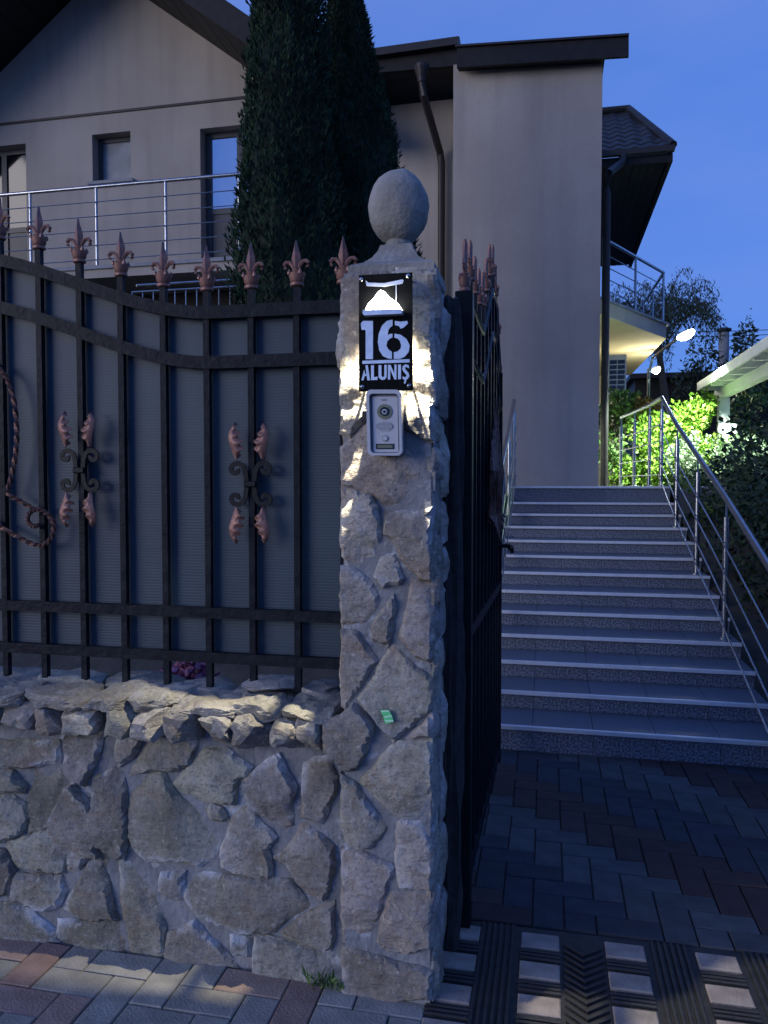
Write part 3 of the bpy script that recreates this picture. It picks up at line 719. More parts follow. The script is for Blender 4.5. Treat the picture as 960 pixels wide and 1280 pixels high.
# ================================================================== GATE LEAF, swung open
gate = thing('gate_leaf', 'black iron gate leaf with copper spear tops standing open beside the pillar', 'gate', (-.27, 2.72, .05))
GU0, GV0, GU1, GV1 = -.285, 2.68, -.255, 4.15
def gp(t): return GU0+(GU1-GU0)*t, GV0+(GV1-GV0)*t
MB().box(-.03,.03,-.03,.03,-.05,2.225,.004).build('gate_post','iron_plain',gate,loc=(GU0,GV0,0))
MB().box(-.018,.018,-.018,.018,.06,2.15,.003).build('closing_stile','iron_plain',gate,loc=(GU1,GV1,0))
def gh(t):
    def sm(x): x = max(0,min(1,x)); return x*x*(3-2*x)
    return 2.22-.03*sm(t/.3)+.27*sm((t-.33)/.36)-.31*sm((t-.72)/.28)
for dz, nm in ((0,'top_rail'),(-.20,'curved_rail')):
    MB().sweep([(gp(k/40)[0]+.002, gp(k/40)[1], gh(k/40)+dz) for k in range(1,40)], railp, up=(0,0,1)).build(nm,'iron',gate)
for z, nm in ((1.02,'middle_rail'),(.12,'bottom_rail')):
    MB().box(-.014,.014,0,1.45,z-.02,z+.02).build(nm,'iron',gate,loc=(GU0,GV0,0),rz=-math.atan2(GU1-GU0,GV1-GV0))
for k in range(1,10):
    t = k/10; u, v = gp(t); top = gh(t)+.09
    MB().box(-.011,.011,-.011,.011,.07,top,.003).build('bar','iron',gate,loc=(u,v,0))
    if k < 10: o = obj('finial', finial_me, gate, (u, v, top-.002)); o.rotation_euler.z = R(90)
o = obj('finial', finial_me, gate, (GU0, GV0, 2.225)); o.rotation_euler.z = R(90); o.scale = (1,1,1.25)
sp = [(GV0+.03,.98)]+[(GV1-.02,.98)]+[(gp(t)[1], gh(t)) for t in (.98,.9,.8,.7,.6,.5,.4,.3,.2,.1,.03)]
m = MB(); n = len(sp); m.v = [(GU0-.022+.03*(a-GV0)/1.47, a, b) for a, b in sp]+[(GU0-.028+.03*(a-GV0)/1.47, a, b) for a, b in sp]
m.f = [tuple(range(n)), tuple(range(n,2*n))[::-1]]+[(i,(i+1)%n,n+(i+1)%n,n+i) for i in range(n)]
m.build('back_sheet','iron_plain',gate)
for q in range(9):                                  # copper spear ornament in the middle of the leaf
    t = .40+.045*q; u, v = gp(t); a = abs(q-4)/4
    MB().tube([(u+.034,v,1.42),(u+.06,v+(q-4)*.012,1.30+.10*a)], .012, 6, scale=[1,.3]).build('spear_tip','copper_dull',gate)
    MB().tube([(u+.032,v,1.40),(u+.042,v,1.62),(u+.036,v-(q-4)*.02,1.95-.20*a)], .011, 6, scale=[1,1.2,.4]).build('spear_shaft','copper_dull',gate)
hu, hv = gp(.97)
MB().tube([(hu,hv,1.235),(hu+.065,hv,1.235)], .011, 8).build('handle_stem','iron_plain',gate)
MB().sweep([(hu+.060,hv-.012,1.232),(hu+.075,hv-.05,1.228),(hu+.080,hv-.11,1.218)], [(-.009,-.012),(.009,-.012),(.009,.012),(-.009,.012)]).build('handle','iron_plain',gate)

# ================================================================== HOUSE NUMBER SIGN with its lamp
SV = 2.168
sign = thing('house_number_sign', 'black metal house number sign reading 16 ALUNIȘ with lit lamp motif', 'sign', (-.472, SV, 1.84))
def sg_(X, Y): return onV(440+X*.2033, 320+Y*.2033, SV)
def sgp(pts): return [sg_(*p) for p in pts]
MB().prism(sgp([(42,118),(370,100),(374,826),(42,834)]), SV, SV+.004).build('plate','sign_plate',sign)
def raised(name, pts, m='polished', t=.0025): return MB().prism(sgp(pts), SV-t, SV+.001).build(name, m, sign)
raised('digit_one', [(55,415),(70,400),(130,400),(130,635),(85,635),(85,455),(60,455)])
six = raised('digit_six', [(250,392),(215,400),(185,430),(165,480),(160,530),(168,580),(190,615),(220,630),(246,633),(246,590),(225,575),(213,553),(218,525),(235,508),(250,503),(250,478),(230,482),(220,490),(225,455),(238,438),(250,430)])
raised('digit_six_bowl', [(262,478),(300,485),(335,510),(355,550),(350,590),(325,620),(295,633),(258,633),(258,592),(280,588),(300,570),(303,550),(295,522),(280,508),(262,503)])
raised('digit_six_tip', [(264,400),(300,405),(340,400),(345,415),(320,440),(300,448),(290,432),(264,425)])
raised('underline', [(65,645),(355,635),(355,655),(65,664)])
for nm, pts in (('letter_a',[(58,765),(72,765),(79,738),(92,738),(95,765),(112,765),(98,672),(84,672),(86,695),(90,726),(82,726),(76,700)]),
    ('letter_l',[(118,672),(136,672),(136,746),(158,742),(158,762),(118,764)]),
    ('letter_u',[(164,672),(182,672),(182,735),(190,746),(200,740),(200,670),(214,670),(214,745),(200,762),(180,762),(164,745)]),
    ('letter_n',[(222,670),(238,670),(262,725),(262,668),(274,668),(274,760),(262,760),(236,700),(236,760),(222,760)]),
    ('letter_i',[(284,668),(302,668),(302,758),(284,758)]),
    ('letter_s_comma',[(352,692),(340,686),(332,682),(326,688),(330,700),(348,718),(354,738),(344,756),(334,761),(334,770),(328,786),(320,784),(324,762),(312,756),(312,740),(324,746),(334,742),(336,732),(318,712),(310,695),(314,676),(330,666),(350,672)])):
    raised(nm, pts)
raised('lamp_rail', [(85,150),(100,165),(200,168),(310,145),(318,150),(312,170),(200,190),(90,185)])
raised('lamp_cord', [(269,172),(274,172),(275,292),(270,290)], 'polished', .0018)
raised('lamp_rim', [(82,345),(315,340),(320,362),(315,368),(88,378),(80,366)], 'polished', .030)
shade = MB(); ctr = sg_(195,305)
sh = sgp([(180,215),(205,225),(235,260),(285,295),(312,335),(315,341),(90,345),(88,335),(105,300),(140,265),(160,235)])
for f, y in ((1,SV-.001),(1,SV-.012),(.82,SV-.024),(.5,SV-.029)):
    k = len(shade.v); shade.v += [(ctr[0]+(x-ctr[0])*f, y, ctr[1]+(z-ctr[1])*f) for x, z in sh]; n = len(sh)
    if k: shade.f += [(k-n+i,k-n+(i+1)%n,k+(i+1)%n,k+i) for i in range(n)]
shade.f.append(tuple(range(k,k+n)))
shade.build('lamp_shade','lamp_glow',sign,smooth=True)
for X, Y in ((57,145),(345,122),(63,805),(350,798)):
    x, z = sg_(X, Y)
    m = MB(); m.lathe([(.0065,0),(.0065,.003),(.004,.006),(.001,.007)], 12)
    o = m.build('bolt','steel',sign,smooth=True,loc=(x, SV, z)); o.rotation_euler = (R(90),0,0)
    MB().lathe([(.004,0),(.004,.07)],8).build('spacer','steel',sign,loc=(x,SV+.004,z)).rotation_euler = (R(-90),0,0)
ld = bpy.data.lights.new('sign_lamp','SPOT'); ld.energy = 36; ld.color = (1.0,.90,.66); ld.shadow_soft_size = .004; ld.spot_size = R(104); ld.spot_blend = 1.0
lo = bpy.data.objects.new('sign_lamp', ld); COL.objects.link(lo); lo.parent = sign; lo.matrix_parent_inverse = Matrix.Translation(-WORLD0[sign.name])
lx, lz = sg_(198,330); lo.location = (lx, SV+.010, lz)      # strip lamp behind the plate, shining down the pillar

# ---- video intercom under the sign
IV = 2.178
ic = thing('video_intercom', 'silver video intercom with rain hood mounted under the number sign', 'intercom', (-.475, IV, 1.65))
def ig(X, Y): return onV(440+X*.2033, 320+Y*.2033, IV)
def rrect(X0,Y0,X1,Y1,r,skew=0):
    o = []
    for cx, cy, a0 in ((X1-r,Y1-r,0),(X0+r,Y1-r,90),(X0+r,Y0+r,180),(X1-r,Y0+r,270)):
        for k in range(5): a = R(a0+k*22.5); o.append((cx+r*math.cos(a)+skew*(1-(cy-Y0)/(Y1-Y0)), cy+r*math.sin(a)))
    return o
def plate(name, pts, y0, y1, m): return MB().prism([ig(*p) for p in pts], y0, y1).build(name, m, ic)
plate('housing', rrect(112,832,312,1222,26,-10), IV, IV+.050, 'silver_dark')
hood = MB()
oa = [ig(*p) for p in rrect(104,826,316,1228,30,-10)]; ob = [ig(*p) for p in rrect(122,850,300,1212,22,-10)]; n = len(oa)
for ring, y in ((oa,IV+.004),(oa,IV-.018),(ob,IV-.018),(ob,IV+.004)): hood.v += [(x,y,z) for x,z in ring]
for a in range(3): hood.f += [(a*n+i,a*n+(i+1)%n,(a+1)*n+(i+1)%n,(a+1)*n+i) for i in range(n)]
hood.build('rain_hood','silver_plastic',ic)
plate('face_plate', rrect(134,866,288,1206,10,-6), IV-.006, IV+.002, 'silver_plastic')
def disc(name, X, Y, r, y0, y1, m, sx=1, sy=1):
    return plate(name, [(X+r*sx*math.cos(k*math.pi/12), Y+r*sy*math.sin(k*math.pi/12)) for k in range(24)], y0, y1, m)
disc('camera_ring', 204, 958, 46, IV-.009, IV-.004, 'olive_ring')
disc('camera_bezel', 205, 958, 28, IV-.012, IV-.006, 'black_gloss')
disc('lens_ring', 205, 960, 16, IV-.0135, IV-.010, 'silver_plastic'); disc('lens', 205, 960, 9, IV-.0145, IV-.012, 'black_gloss')
disc('speaker_grille', 205, 1048, 52, IV-.0075, IV-.004, 'silver_dark', 1, .55)
for k in range(7):
    w = 46*math.sqrt(max(.05,1-((k-3)/3.8)**2))
    plate('grille_slat', [(205-w,1024+k*8),(205+w,1024+k*8),(205+w,1028+k*8),(205-w,1028+k*8)], IV-.009, IV-.006, 'silver_plastic')
disc('call_button_ring', 207, 1122, 19, IV-.009, IV-.005, 'silver_dark'); disc('call_button', 207, 1122, 14, IV-.0105, IV-.006, 'silver_plastic')
plate('name_window', [(150,1155),(263,1155),(263,1188),(150,1188)], IV-.0075, IV-.004, 'black_gloss')
plate('name_card', [(160,1162),(253,1162),(253,1181),(160,1181)], IV-.0085, IV-.006, 'olive_ring')
for x in (186,194,201,208,215): plate('maker_mark', [(x-3,883),(x+2,883),(x+2,890),(x-3,890)], IV-.0072, IV-.005, 'silver_dark')
# ---- green tape on the pillar
tp = thing('green_tape', 'small torn piece of bright green tape stuck on the pillar', 'tape', (-.458, 2.17, 1.0))
TPV = 2.196
def tg(X, Y): return onV(410+X/6, 740+Y/6, TPV)
MB().prism([tg(*p) for p in ((390,888),(455,884),(480,930),(492,975),(430,990),(412,930))], TPV, TPV+.0015).build('tape_strip','tape_green',tp)
for a, b in (((398,890),(455,887)),((428,962),(490,960)),((420,932),(476,925))):
    MB().prism([tg(a[0],a[1]),tg(b[0],b[1]),tg(b[0]+3,b[1]+9),tg(a[0]+3,a[1]+11)], TPV-.0006, TPV).build('tape_print','tape_white',tp)

# ================================================================== STAIR RAILINGS
def stair_rail(name, label, u, treads, ext):
    t = thing(name, label, 'railing', (u, step_v(7)+.15, step_h(7)), 'stainless railings of the staircase')
    base = {k: (u, step_v(k)+.16, step_h(k)) for k in treads}
    HR = .98
    pts = [(u, step_v(treads[0])+.16-.10, step_h(treads[0])+HR-.03)]
    for k in treads: pts.append((base[k][0], base[k][1], base[k][2]+HR))
    pts += [(x,y,z+HR) for x,y,z in ext]
    MB().tube(pts, .022, 12).build('handrail','steel',t,smooth=True)
    posts = [base[k] for k in treads]+list(ext)
    for (x,y,z) in posts:
        p = MB().tube([(x,y,z),(x,y,z+HR-.13)], .021, 12).build('post','steel',t,smooth=True)
        MB().tube([(x,y,z+HR-.14),(x,y,z+HR-.01)], .008, 8).build('spigot','steel',p,smooth=True)
        MB().lathe([(.045,0),(.045,.005),(.03,.010),(.022,.012)], 16).build('base_flange','steel',p,smooth=True,loc=(x,y,z))
    for q in range(4):
        dz = .13+.185*q
        MB().tube([(x-.028 if u>0 else x+.028,y,z+dz) for x,y,z in posts], .0065, 6).build('rod','steel',t,smooth=True)
    return t
stair_rail('stair_railing','stainless tube railing on the shrub side of the granite stairs', 1.225, (0,4,7,10,13), [(1.20,9.8,1.525),(1.12,10.7,1.525),(1.03,11.6,1.525)])
stair_rail('stair_railing','stainless tube railing on the gate side of the granite stairs', -.385, (0,4,7,10,13), [])

# ================================================================== HOUSE
HV, GVV = 10.3, 11.2                  # front of the tall block, front of the gabled wing
house = thing('house', 'two storey beige plastered house with dark overhanging roofs above the stairs', 'house', (-3, 11, 1.5))
def facade(name, u0, u1, h0, h1, v, openings, depth, material, top=None, parent=house, thick=.3):
    """front wall sheet with real openings and reveals"""
    us = sorted({u0,u1}|{o[0] for o in openings}|{o[1] for o in openings}); hs = sorted({h0,h1}|{o[2] for o in openings}|{o[3] for o in openings})
    m = MB()
    for a, b in zip(us, us[1:]):
        for c, d in zip(hs, hs[1:]):
            if any(o[0] <= (a+b)/2 <= o[1] and o[2] <= (c+d)/2 <= o[3] for o in openings): continue
            m.add([(a,v,c),(b,v,c),(b,v,d),(a,v,d)],[(0,1,2,3)])
    for o in openings:
        a,b,c,d = o[:4]; w = v+depth
        m.add([(a,v,c),(b,v,c),(b,v,d),(a,v,d),(a,w,c),(b,w,c),(b,w,d),(a,w,d)],[(0,4,5,1),(1,5,6,2),(2,6,7,3),(3,7,4,0)])
    o = m.build(name, material, parent)
    if top:                          # trim the sheet to the two roof pitches
        au, ah, rs = top; bm = bmesh.new(); bm.from_mesh(o.data)
        for sg in (-1,1):
            bmesh.ops.bisect_plane(bm, geom=bm.verts[:]+bm.edges[:]+bm.faces[:], plane_co=(au,v,ah), plane_no=(sg*rs,0,1), clear_outer=True)
        bm.to_mesh(o.data); bm.free()
    return o
def window(u0, u1, h0, h1, v, cols, glass, fw=.06, transom=None, name='window'):
    w = MB()
    for a,b,c,d in ((u0,u0+fw,h0,h1),(u1-fw,u1,h0,h1),(u0+fw,u1-fw,h1-fw,h1),(u0+fw,u1-fw,h0,h0+fw)): w.box(a,b,v,v+.06,c,d)
    for k in range(1, cols):
        c = u0+(u1-u0)*k/cols; w.box(c-fw*.6,c+fw*.6,v,v+.06,h0+fw,h1-fw)
    if transom: w.box(u0+fw,u1-fw,v+.004,v+.056,transom-fw*.5,transom+fw*.5)
    f = w.build(name,'frame_dark',house)
    MB().box(u0+fw*.5,u1-fw*.5,v+.025,v+.032,h0+fw*.5 if not transom else transom,h1-fw*.5).build('pane',glass,f)
    if transom: MB().box(u0+fw*.5,u1-fw*.5,v+.02,v+.04,h0+fw*.5,transom).build('lower_panel','frame_dark',f)
    return f
g = lambda x,y: onV(x,y,GVV)
# gabled wing: apex and rakes measured on its own plane
AU, AH, RS = -6.89, 9.65, .75
wl_, wr_ = -11.2, -3.2
wa = (*[g(115,168)[0], g(163,168)[0]], g(139,226)[1], g(139,166)[1])
da = (g(250,160)[0], g(338,160)[0], g(280,312)[1]-.35, g(280,158)[1])
la = (g(-40,180)[0], g(32,180)[0], g(10,330)[1]-.3, g(15,181)[1])
ev = AH-RS*(AU-wl_)
er = AH-RS*(wr_-AU)
facade('gable_wall', wl_, wr_, 1.4, AH+.1, GVV, [wa,da,la], .22, 'plaster', top=(AU,AH,RS))
window(wa[0],wa[1],wa[2],wa[3],GVV+.17,1,'glass_frost',.07)
MB().box(wa[0]-.06,wa[1]+.06,GVV-.06,GVV+.16,wa[2]-.05,wa[2]-.004).build('window_sill','plinth_grey',house)
window(da[0]+.02,da[1],da[2],da[3],GVV+.17,2,'glass_dark',.085,transom=da[2]+1.0,name='balcony_door')
window(la[0],la[1],la[2],la[3],GVV+.17,2,'glass_deep',.08,transom=la[2]+.9,name='balcony_door')
z0 = g(150,139)[1]
MB().box(wl_,wr_,GVV-.02,GVV+.01,z0-.02,z0+.015).build('string_course','gutter_brown',house)
# gable roof, deep overhang with dark boarded soffit
OV = 10.05
for sg in (-1,1):
    m = MB(); e = 4.3
    prof = [(AU,AH),(AU+sg*e,AH-RS*e),(AU+sg*e,AH-RS*e+.30),(AU,AH+.34)]
    if sg < 0: prof = prof[::-1]
    m.prism(prof, OV, 17).build('roof_slope','roof_metal',house)
    m = MB(); m.prism([(AU,AH-.02),(AU+sg*(e+.03),AH-RS*(e+.03)-.02),(AU+sg*(e+.03),AH-RS*(e+.03)+.36),(AU,AH+.40)], OV-.05, OV-.004).build('barge_board','dark_wood',house)
    for k in range(14):       # soffit boards
        d0 = .12+k*(e-.2)/14; d1 = d0+(e-.2)/14-.012
        MB().prism([(AU+sg*d0,AH-RS*d0-.022),(AU+sg*d1,AH-RS*d1-.022),(AU+sg*d1,AH-RS*d1-.004),(AU+sg*d0,AH-RS*d0-.004)], OV+.004, GVV-.005).build('soffit_board','dark_wood',house)
# tall block
u_l = onV(566,300,HV)[0]; u_r = onV(751,300,HV)[0]; TOPH = onV(700,66,HV)[1]
facade('front_wall', u_l, u_r, 1.40, TOPH, HV, [], .2, 'plaster')
MB().add([(u_l,HV,1.4),(u_l,HV,TOPH),(u_l,GVV,TOPH),(u_l,GVV,1.4),(u_r,HV,1.4),(u_r,HV,TOPH),(u_r,17,TOPH),(u_r,17,1.4)],[(0,1,2,3),(4,7,6,5)]).build('side_wall','plaster',house)
facade('recess_wall', wr_, u_l, 1.4, TOPH, GVV, [], .2, 'plaster')
MB().box(u_l+.45,u_l+.62,HV-.012,HV+.01,1.53,1.62).build('wall_vent','plinth_grey',house)
FVV = 10.10
a0, a1 = onV(571,60,FVV), onV(786,46,FVV); b0, b1 = onV(571,84,FVV), onV(786,70,FVV)
m = MB(); 
def slab(pts4, v0, v1, name, mt): 
    return MB().prism(pts4, v0, v1).build(name, mt, house)
slab([b0,b1,a1,a0], FVV, FVV+.05, 'fascia_board', 'dark_wood')
slab([(b0[0],b0[1]+.05),(u_r+.02,b1[1]+.05),(u_r+.02,a1[1]-.05),(a0[0],a0[1]-.03)], FVV+.054, 17, 'roof_deck', 'roof_metal')
slab([(a0[0]-.02,a0[1]+.004),(a1[0]+.0,a1[1]+.004),(a1[0]+.0,a1[1]+.03),(a0[0]-.02,a0[1]+.03)], FVV-.03, FVV+.10, 'roof_edge_trim', 'gutter_brown')
c0, c1 = onV(430,74,FVV+.35), onV(574,54,FVV+.35); d0, d1 = onV(430,97,FVV+.35), onV(574,84,FVV+.35)
slab([d0,d1,c1,c0], FVV+.30, FVV+.36, 'fascia_board', 'dark_wood')
slab([(d0[0],d0[1]+.06),(d1[0],d1[1]+.06),(c1[0],c1[1]+.10),(c0[0],c0[1]+.10)], FVV+.364, 17, 'roof_deck', 'roof_metal')
slab([(c0[0],c0[1]-.09),(c1[0],c1[1]-.09),(c1[0],c1[1]+.01),(c0[0],c0[1]+.01)], FVV+.20, FVV+.297, 'gutter', 'gutter_brown')
# downpipe with hopper in the recess
h0_ = onV(527,84,FVV+.25); e0 = onV(552,205,GVV-.1); e1 = onV(553,430,GVV-.1)
dp = MB().tube([(h0_[0],FVV+.25,h0_[1]-.12),(h0_[0]+.02,FVV+.26,h0_[1]-.35),(e0[0]-.02,GVV-.12,e0[1]+.15),(e0[0],GVV-.10,e0[1]),(e0[0],GVV-.10,1.5)], .052, 12).build('downpipe','gutter_brown',house,smooth=True)
MB().lathe([(.055,-.16),(.06,-.10),(.10,.02),(.10,.06)], 12, (h0_[0],FVV+.25,h0_[1]-.04)).build('hopper','gutter_brown',dp)
# balcony of the gabled wing
BVV = 9.9
bq = lambda x,y: onV(x,y,BVV)
bh = bq(150,333)[1]; bu1 = -3.6
MB().box(wl_,bu1,BVV,GVV-.004,bh-.14,bh).build('balcony_slab','plaster',house)
MB().box(wl_,bu1+.02,BVV-.03,BVV-.002,bh-.02,bh+.03).build('balcony_edge_trim','plinth_grey',house)
bt = bq(150,229)[1]
rl = MB().tube([(wl_,BVV+.05,bt),(bu1,BVV+.05,bt)], .026, 12).build('balcony_handrail','steel',house,smooth=True)
for x in (-60,35,118,205,297,385):
    u = bq(x,260)[0]
    MB().tube([(u,BVV+.05,bh),(u,BVV+.05,bt-.02)], .021, 10).build('balcony_post','steel',rl,smooth=True)
for q in range(5):
    z = bh+.12+(bt-bh-.14)*q/5
    MB().tube([(wl_,BVV+.02,z),(bu1,BVV+.02,z)], .007, 6).build('balcony_rod','steel',rl,smooth=True)
facade('lower_wall', wl_, wr_, 1.2, bh-.142, GVV-.25, [], .2, 'dark_wood')
# rear wing: tiled roof, soffit, cantilevered balcony
ru, rv = 1.93, 13.3; rh = onV(830,190,rv)[1]
RD = 1.6; RZ = onV(790,139,rv+RD)[1]
for k in range(9):            # courses of roof tiles, each lapping the next
    y0 = rv-.02+k*RD/9; zz = rh+.10+k*(RZ-rh-.1)/9
    cm = MB(); x = .3; x1 = ru-.02-k*.055
    n = int((x1-x)/.05)
    for i in range(n+1):
        xx = x+(x1-x)*i/n; w = .022*math.sin(i*1.3)
        cm.v += [(xx,y0,zz+w),(xx,y0,zz+w-.045),(xx,y0+RD/9+.03,zz+w+(RZ-rh-.1)/9)]
    for i in range(n): a = i*3; cm.f += [(a,a+3,a+4,a+1),(a,a+2,a+5,a+3)]
    cm.build('tile_course','roof_metal',house)
hx = ru-.55
MB().add([(.3,rv,rh+.05),(ru,rv,rh+.05),(hx,rv+RD,RZ),(.3,rv+RD,RZ),(ru,19.6,rh+.05),(hx,18,RZ)],[(0,1,2,3),(1,4,5,2)]).build('wing_roof','roof_metal',house)
MB().tube([(ru,rv,rh+.10),(hx,rv+RD,RZ+.05),(.3,rv+RD,RZ+.05)], .07, 8).build('hip_tile','roof_metal',house)
MB().box(.3,ru+.02,rv-.09,rv-.004,rh-.02,rh+.07).build('wing_gutter','gutter_brown',house)
MB().box(.3,ru,rv,rv+.08,rh-.16,rh-.024).build('wing_fascia','dark_wood',house)
MB().box(ru-.07,ru,rv+.084,19.6,rh-.16,rh+.04).build('wing_side_fascia','dark_wood',house)
MB().box(.7,ru-.07,rv+.085,19.58,rh-.078,rh-.05).build('soffit_backing','dark_wood',house)
for k in range(9): MB().box(.72+.125*k,.72+.125*k+.117,rv+.09,19.55,rh-.10,rh-.08).build('soffit_board','dark_wood',house)
MB().box(u_r-1.2,.78,rv+.3,22,1.4,rh).build('wing_wall','plaster',house)
px_, pv_ = onV(757,400,12.6)[0], 12.6
wp = MB().tube([(onV(780,196,rv-.05)[0],rv-.05,rh-.01),(onV(778,203,rv-.1)[0],rv-.1,onV(778,203,rv-.1)[1]),(px_+.02,pv_,onV(763,216,pv_)[1]),(px_,pv_,onV(763,240,pv_)[1]),(px_,pv_,1.45)], .06, 12).build('downpipe','gutter_brown',house,smooth=True)
# balcony slab of the rear wing, edge running diagonally
bz0 = 4.42
A = onV(756,404,13.6); zb = bz0
def bp2(px, v): return (onV(px,400,v)[0], v)
a_, b_, c_, d_ = bp2(752,13.7), bp2(833,16.2), bp2(789,21.5), (.6,21.5)
def slab3(poly, z0, z1, name, mt):
    n = len(poly); m = MB(); m.v = [(x,y,z0) for x,y in poly]+[(x,y,z1) for x,y in poly]
    m.f = [tuple(range(n))[::-1], tuple(range(n,2*n))]+[(i,(i+1)%n,n+(i+1)%n,n+i) for i in range(n)]
    return m.build(name, mt, house)
slab3([(.6,13.7),a_,b_,c_,d_], bz0, bz0+.012, 'balcony_soffit', 'plaster_cream')
slab3([(.6,13.7),a_,b_,c_,d_], bz0+.014, bz0+.26, 'rear_balcony_slab', 'plaster')
slab3([(.6,13.66),(a_[0],13.66),(b_[0]+.04,b_[1]-.04),(c_[0]+.04,c_[1]),d_], bz0+.262, bz0+.30, 'balcony_coping', 'plinth_grey')
MB().box(.6,c_[0]-.1,21.6,21.8,1.4,bz0+.2).build('rear_wall','plaster_cream',house)
rr = [(a_[0]+.02,a_[1]+.06,bz0+.3),(b_[0]-.06,b_[1]+.03,bz0+.3),(c_[0]-.06,c_[1]-.3,bz0+.3)]
br = MB().tube([(x,y,z+1.0) for x,y,z in rr], .03, 10).build('rear_balcony_handrail','steel',house,smooth=True)
for (x,y,z) in (rr[0],rr[1],((rr[0][0]+rr[1][0])/2,(rr[0][1]+rr[1][1])/2,rr[0][2]),(rr[1][0]-.05,rr[1][1]+1.2,rr[1][2]),(rr[1][0]-.1,rr[1][1]+2.5,rr[1][2])):
    MB().tube([(x,y,z),(x,y,z+.98)], .024, 8).build('rear_balcony_post','steel',br,smooth=True)
for q in range(4): MB().tube([(x,y,z+.15+.2*q) for x,y,z in rr], .009, 6).build('rear_balcony_rod','steel',br,smooth=True)

# ---- air conditioner
au, av = onV(758,460,16.0)[0], 16.0
az = onV(770,490,av)[1]
ac = thing('air_conditioner', 'tall white outdoor air conditioning unit under the lit balcony', 'air conditioner', (au+.2, av, az))
aw = onV(783,460,16.0)[0]-au; ah = onV(770,443,av)[1]-az
MB().box(au,au+aw,av,av+.34,az,az+ah,.012).build('casing','ac_white',ac)
for i in range(2):
    for j in range(6):
        w, hgt = aw*.36, ah*.105
        MB().box(au+aw*(.16+.40*i),au+aw*(.16+.40*i)+w,av-.006,av+.01,az+ah*(.07+.135*j),az+ah*(.07+.135*j)+hgt).build('grille_cell','black_gloss',ac)
MB().box(au-.06,au+aw+.06,av-.03,av+.38,az-.07,az-.004).build('bracket','ac_white',ac)
# ---- flood lamp on its arm, second lamp beyond
def led(name, label, px, py, v, arm, power, size, kind, col):
    u, z = onV(px, py, v)
    t = thing(name, label, 'lamp', (u, v, z))
    m = MB(); m.lathe([(.02,.0),(size*.8,.0),(size*.8,.015),(size*.5,.035),(.02,.04)], 14, (0,0,0), 1, .5)
    o = m.build('lamp_housing','ac_white',t,smooth=True); o.location = (u,v,z+.03)
    dg = MB().lathe([(.005,-.085),(size*.35,-.078),(size*.7,-.055),(size*.95,-.015),(size*.9,.02)], 18, (0,0,0), 1, .6).build('diffuser','led_glow',t,smooth=True)
    dg.location = (u,v,z); dg.rotation_euler = (0,R(-24),0); o.rotation_euler = (0,R(-24),0)
    if arm: MB().tube([(x,y,q) for x,y,q in arm]+[(u,v,z+.03)], .022, 8).build('arm','steel',t,smooth=True)
    d = bpy.data.lights.new('garden_light', kind); d.energy = power; d.color = col; d.shadow_soft_size = .08
    if kind == 'SPOT': d.spot_size = R(112); d.spot_blend = .35
    L = bpy.data.objects.new('garden_light', d); COL.objects.link(L); L.parent = t; L.matrix_parent_inverse = Matrix.Translation(-WORLD0[t.name]); L.location = (u,v,z-.12)
    return t
au2, az2 = onV(832,432,16.2)
fa = onV(816,447,14.9); fb = onV(838,430,13.9)
led('flood_lamp', 'bright white lamp head on a curved arm above the lime shrub', 857, 418, 12.8, [(fa[0]-.05,15.0,1.4),(fa[0]-.05,15.0,fa[1]-.25),(fa[0],14.9,fa[1]),(fb[0],13.9,fb[1])], 480, .15, 'SPOT', (.82,1.0,.86))
gu, gz = onV(820,462,17.5)
led('garden_lamp', 'small glowing garden lamp on a post below the balcony corner', 820, 462, 17.5, [(gu-.15,17.6,1.4),(gu-.15,17.6,gz+.03)], 26, .10, 'POINT', (1.0,.97,.78))

# ================================================================== VEGETATION
def leaf_cloud(name, material, parent, samples, size, aspect, up=0.0, seed=0, droop=0.0):
    """samples: (point, outward direction); one small folded leaf each"""
    r = random.Random(seed); v = []; f = []
    for (p, d) in samples:
        a = Vector((r.gauss(0,1), r.gauss(0,1), r.gauss(0,1))).normalized()
        t = (a*.8+Vector(d)*.8+Vector((0,0,up-droop))).normalized()
        b = t.cross(Vector((r.gauss(0,1), r.gauss(0,1), r.gauss(0,1)))).normalized()
        s = size*r.uniform(.6,1.35); w = s*aspect; p = Vector(p); nrm = t.cross(b)
        k = len(v)
        v += [tuple(p), tuple(p+t*s*.45+b*w*.5+nrm*w*.12), tuple(p+t*s), tuple(p+t*s*.45-b*w*.5+nrm*w*.12)]
        f += [(k,k+1,k+2),(k,k+2,k+3)]
    me = bpy.data.meshes.new(name); me.from_pydata(v, [], f); me.update(); me.materials.append(MATS[material])
    return obj(name, me, parent)
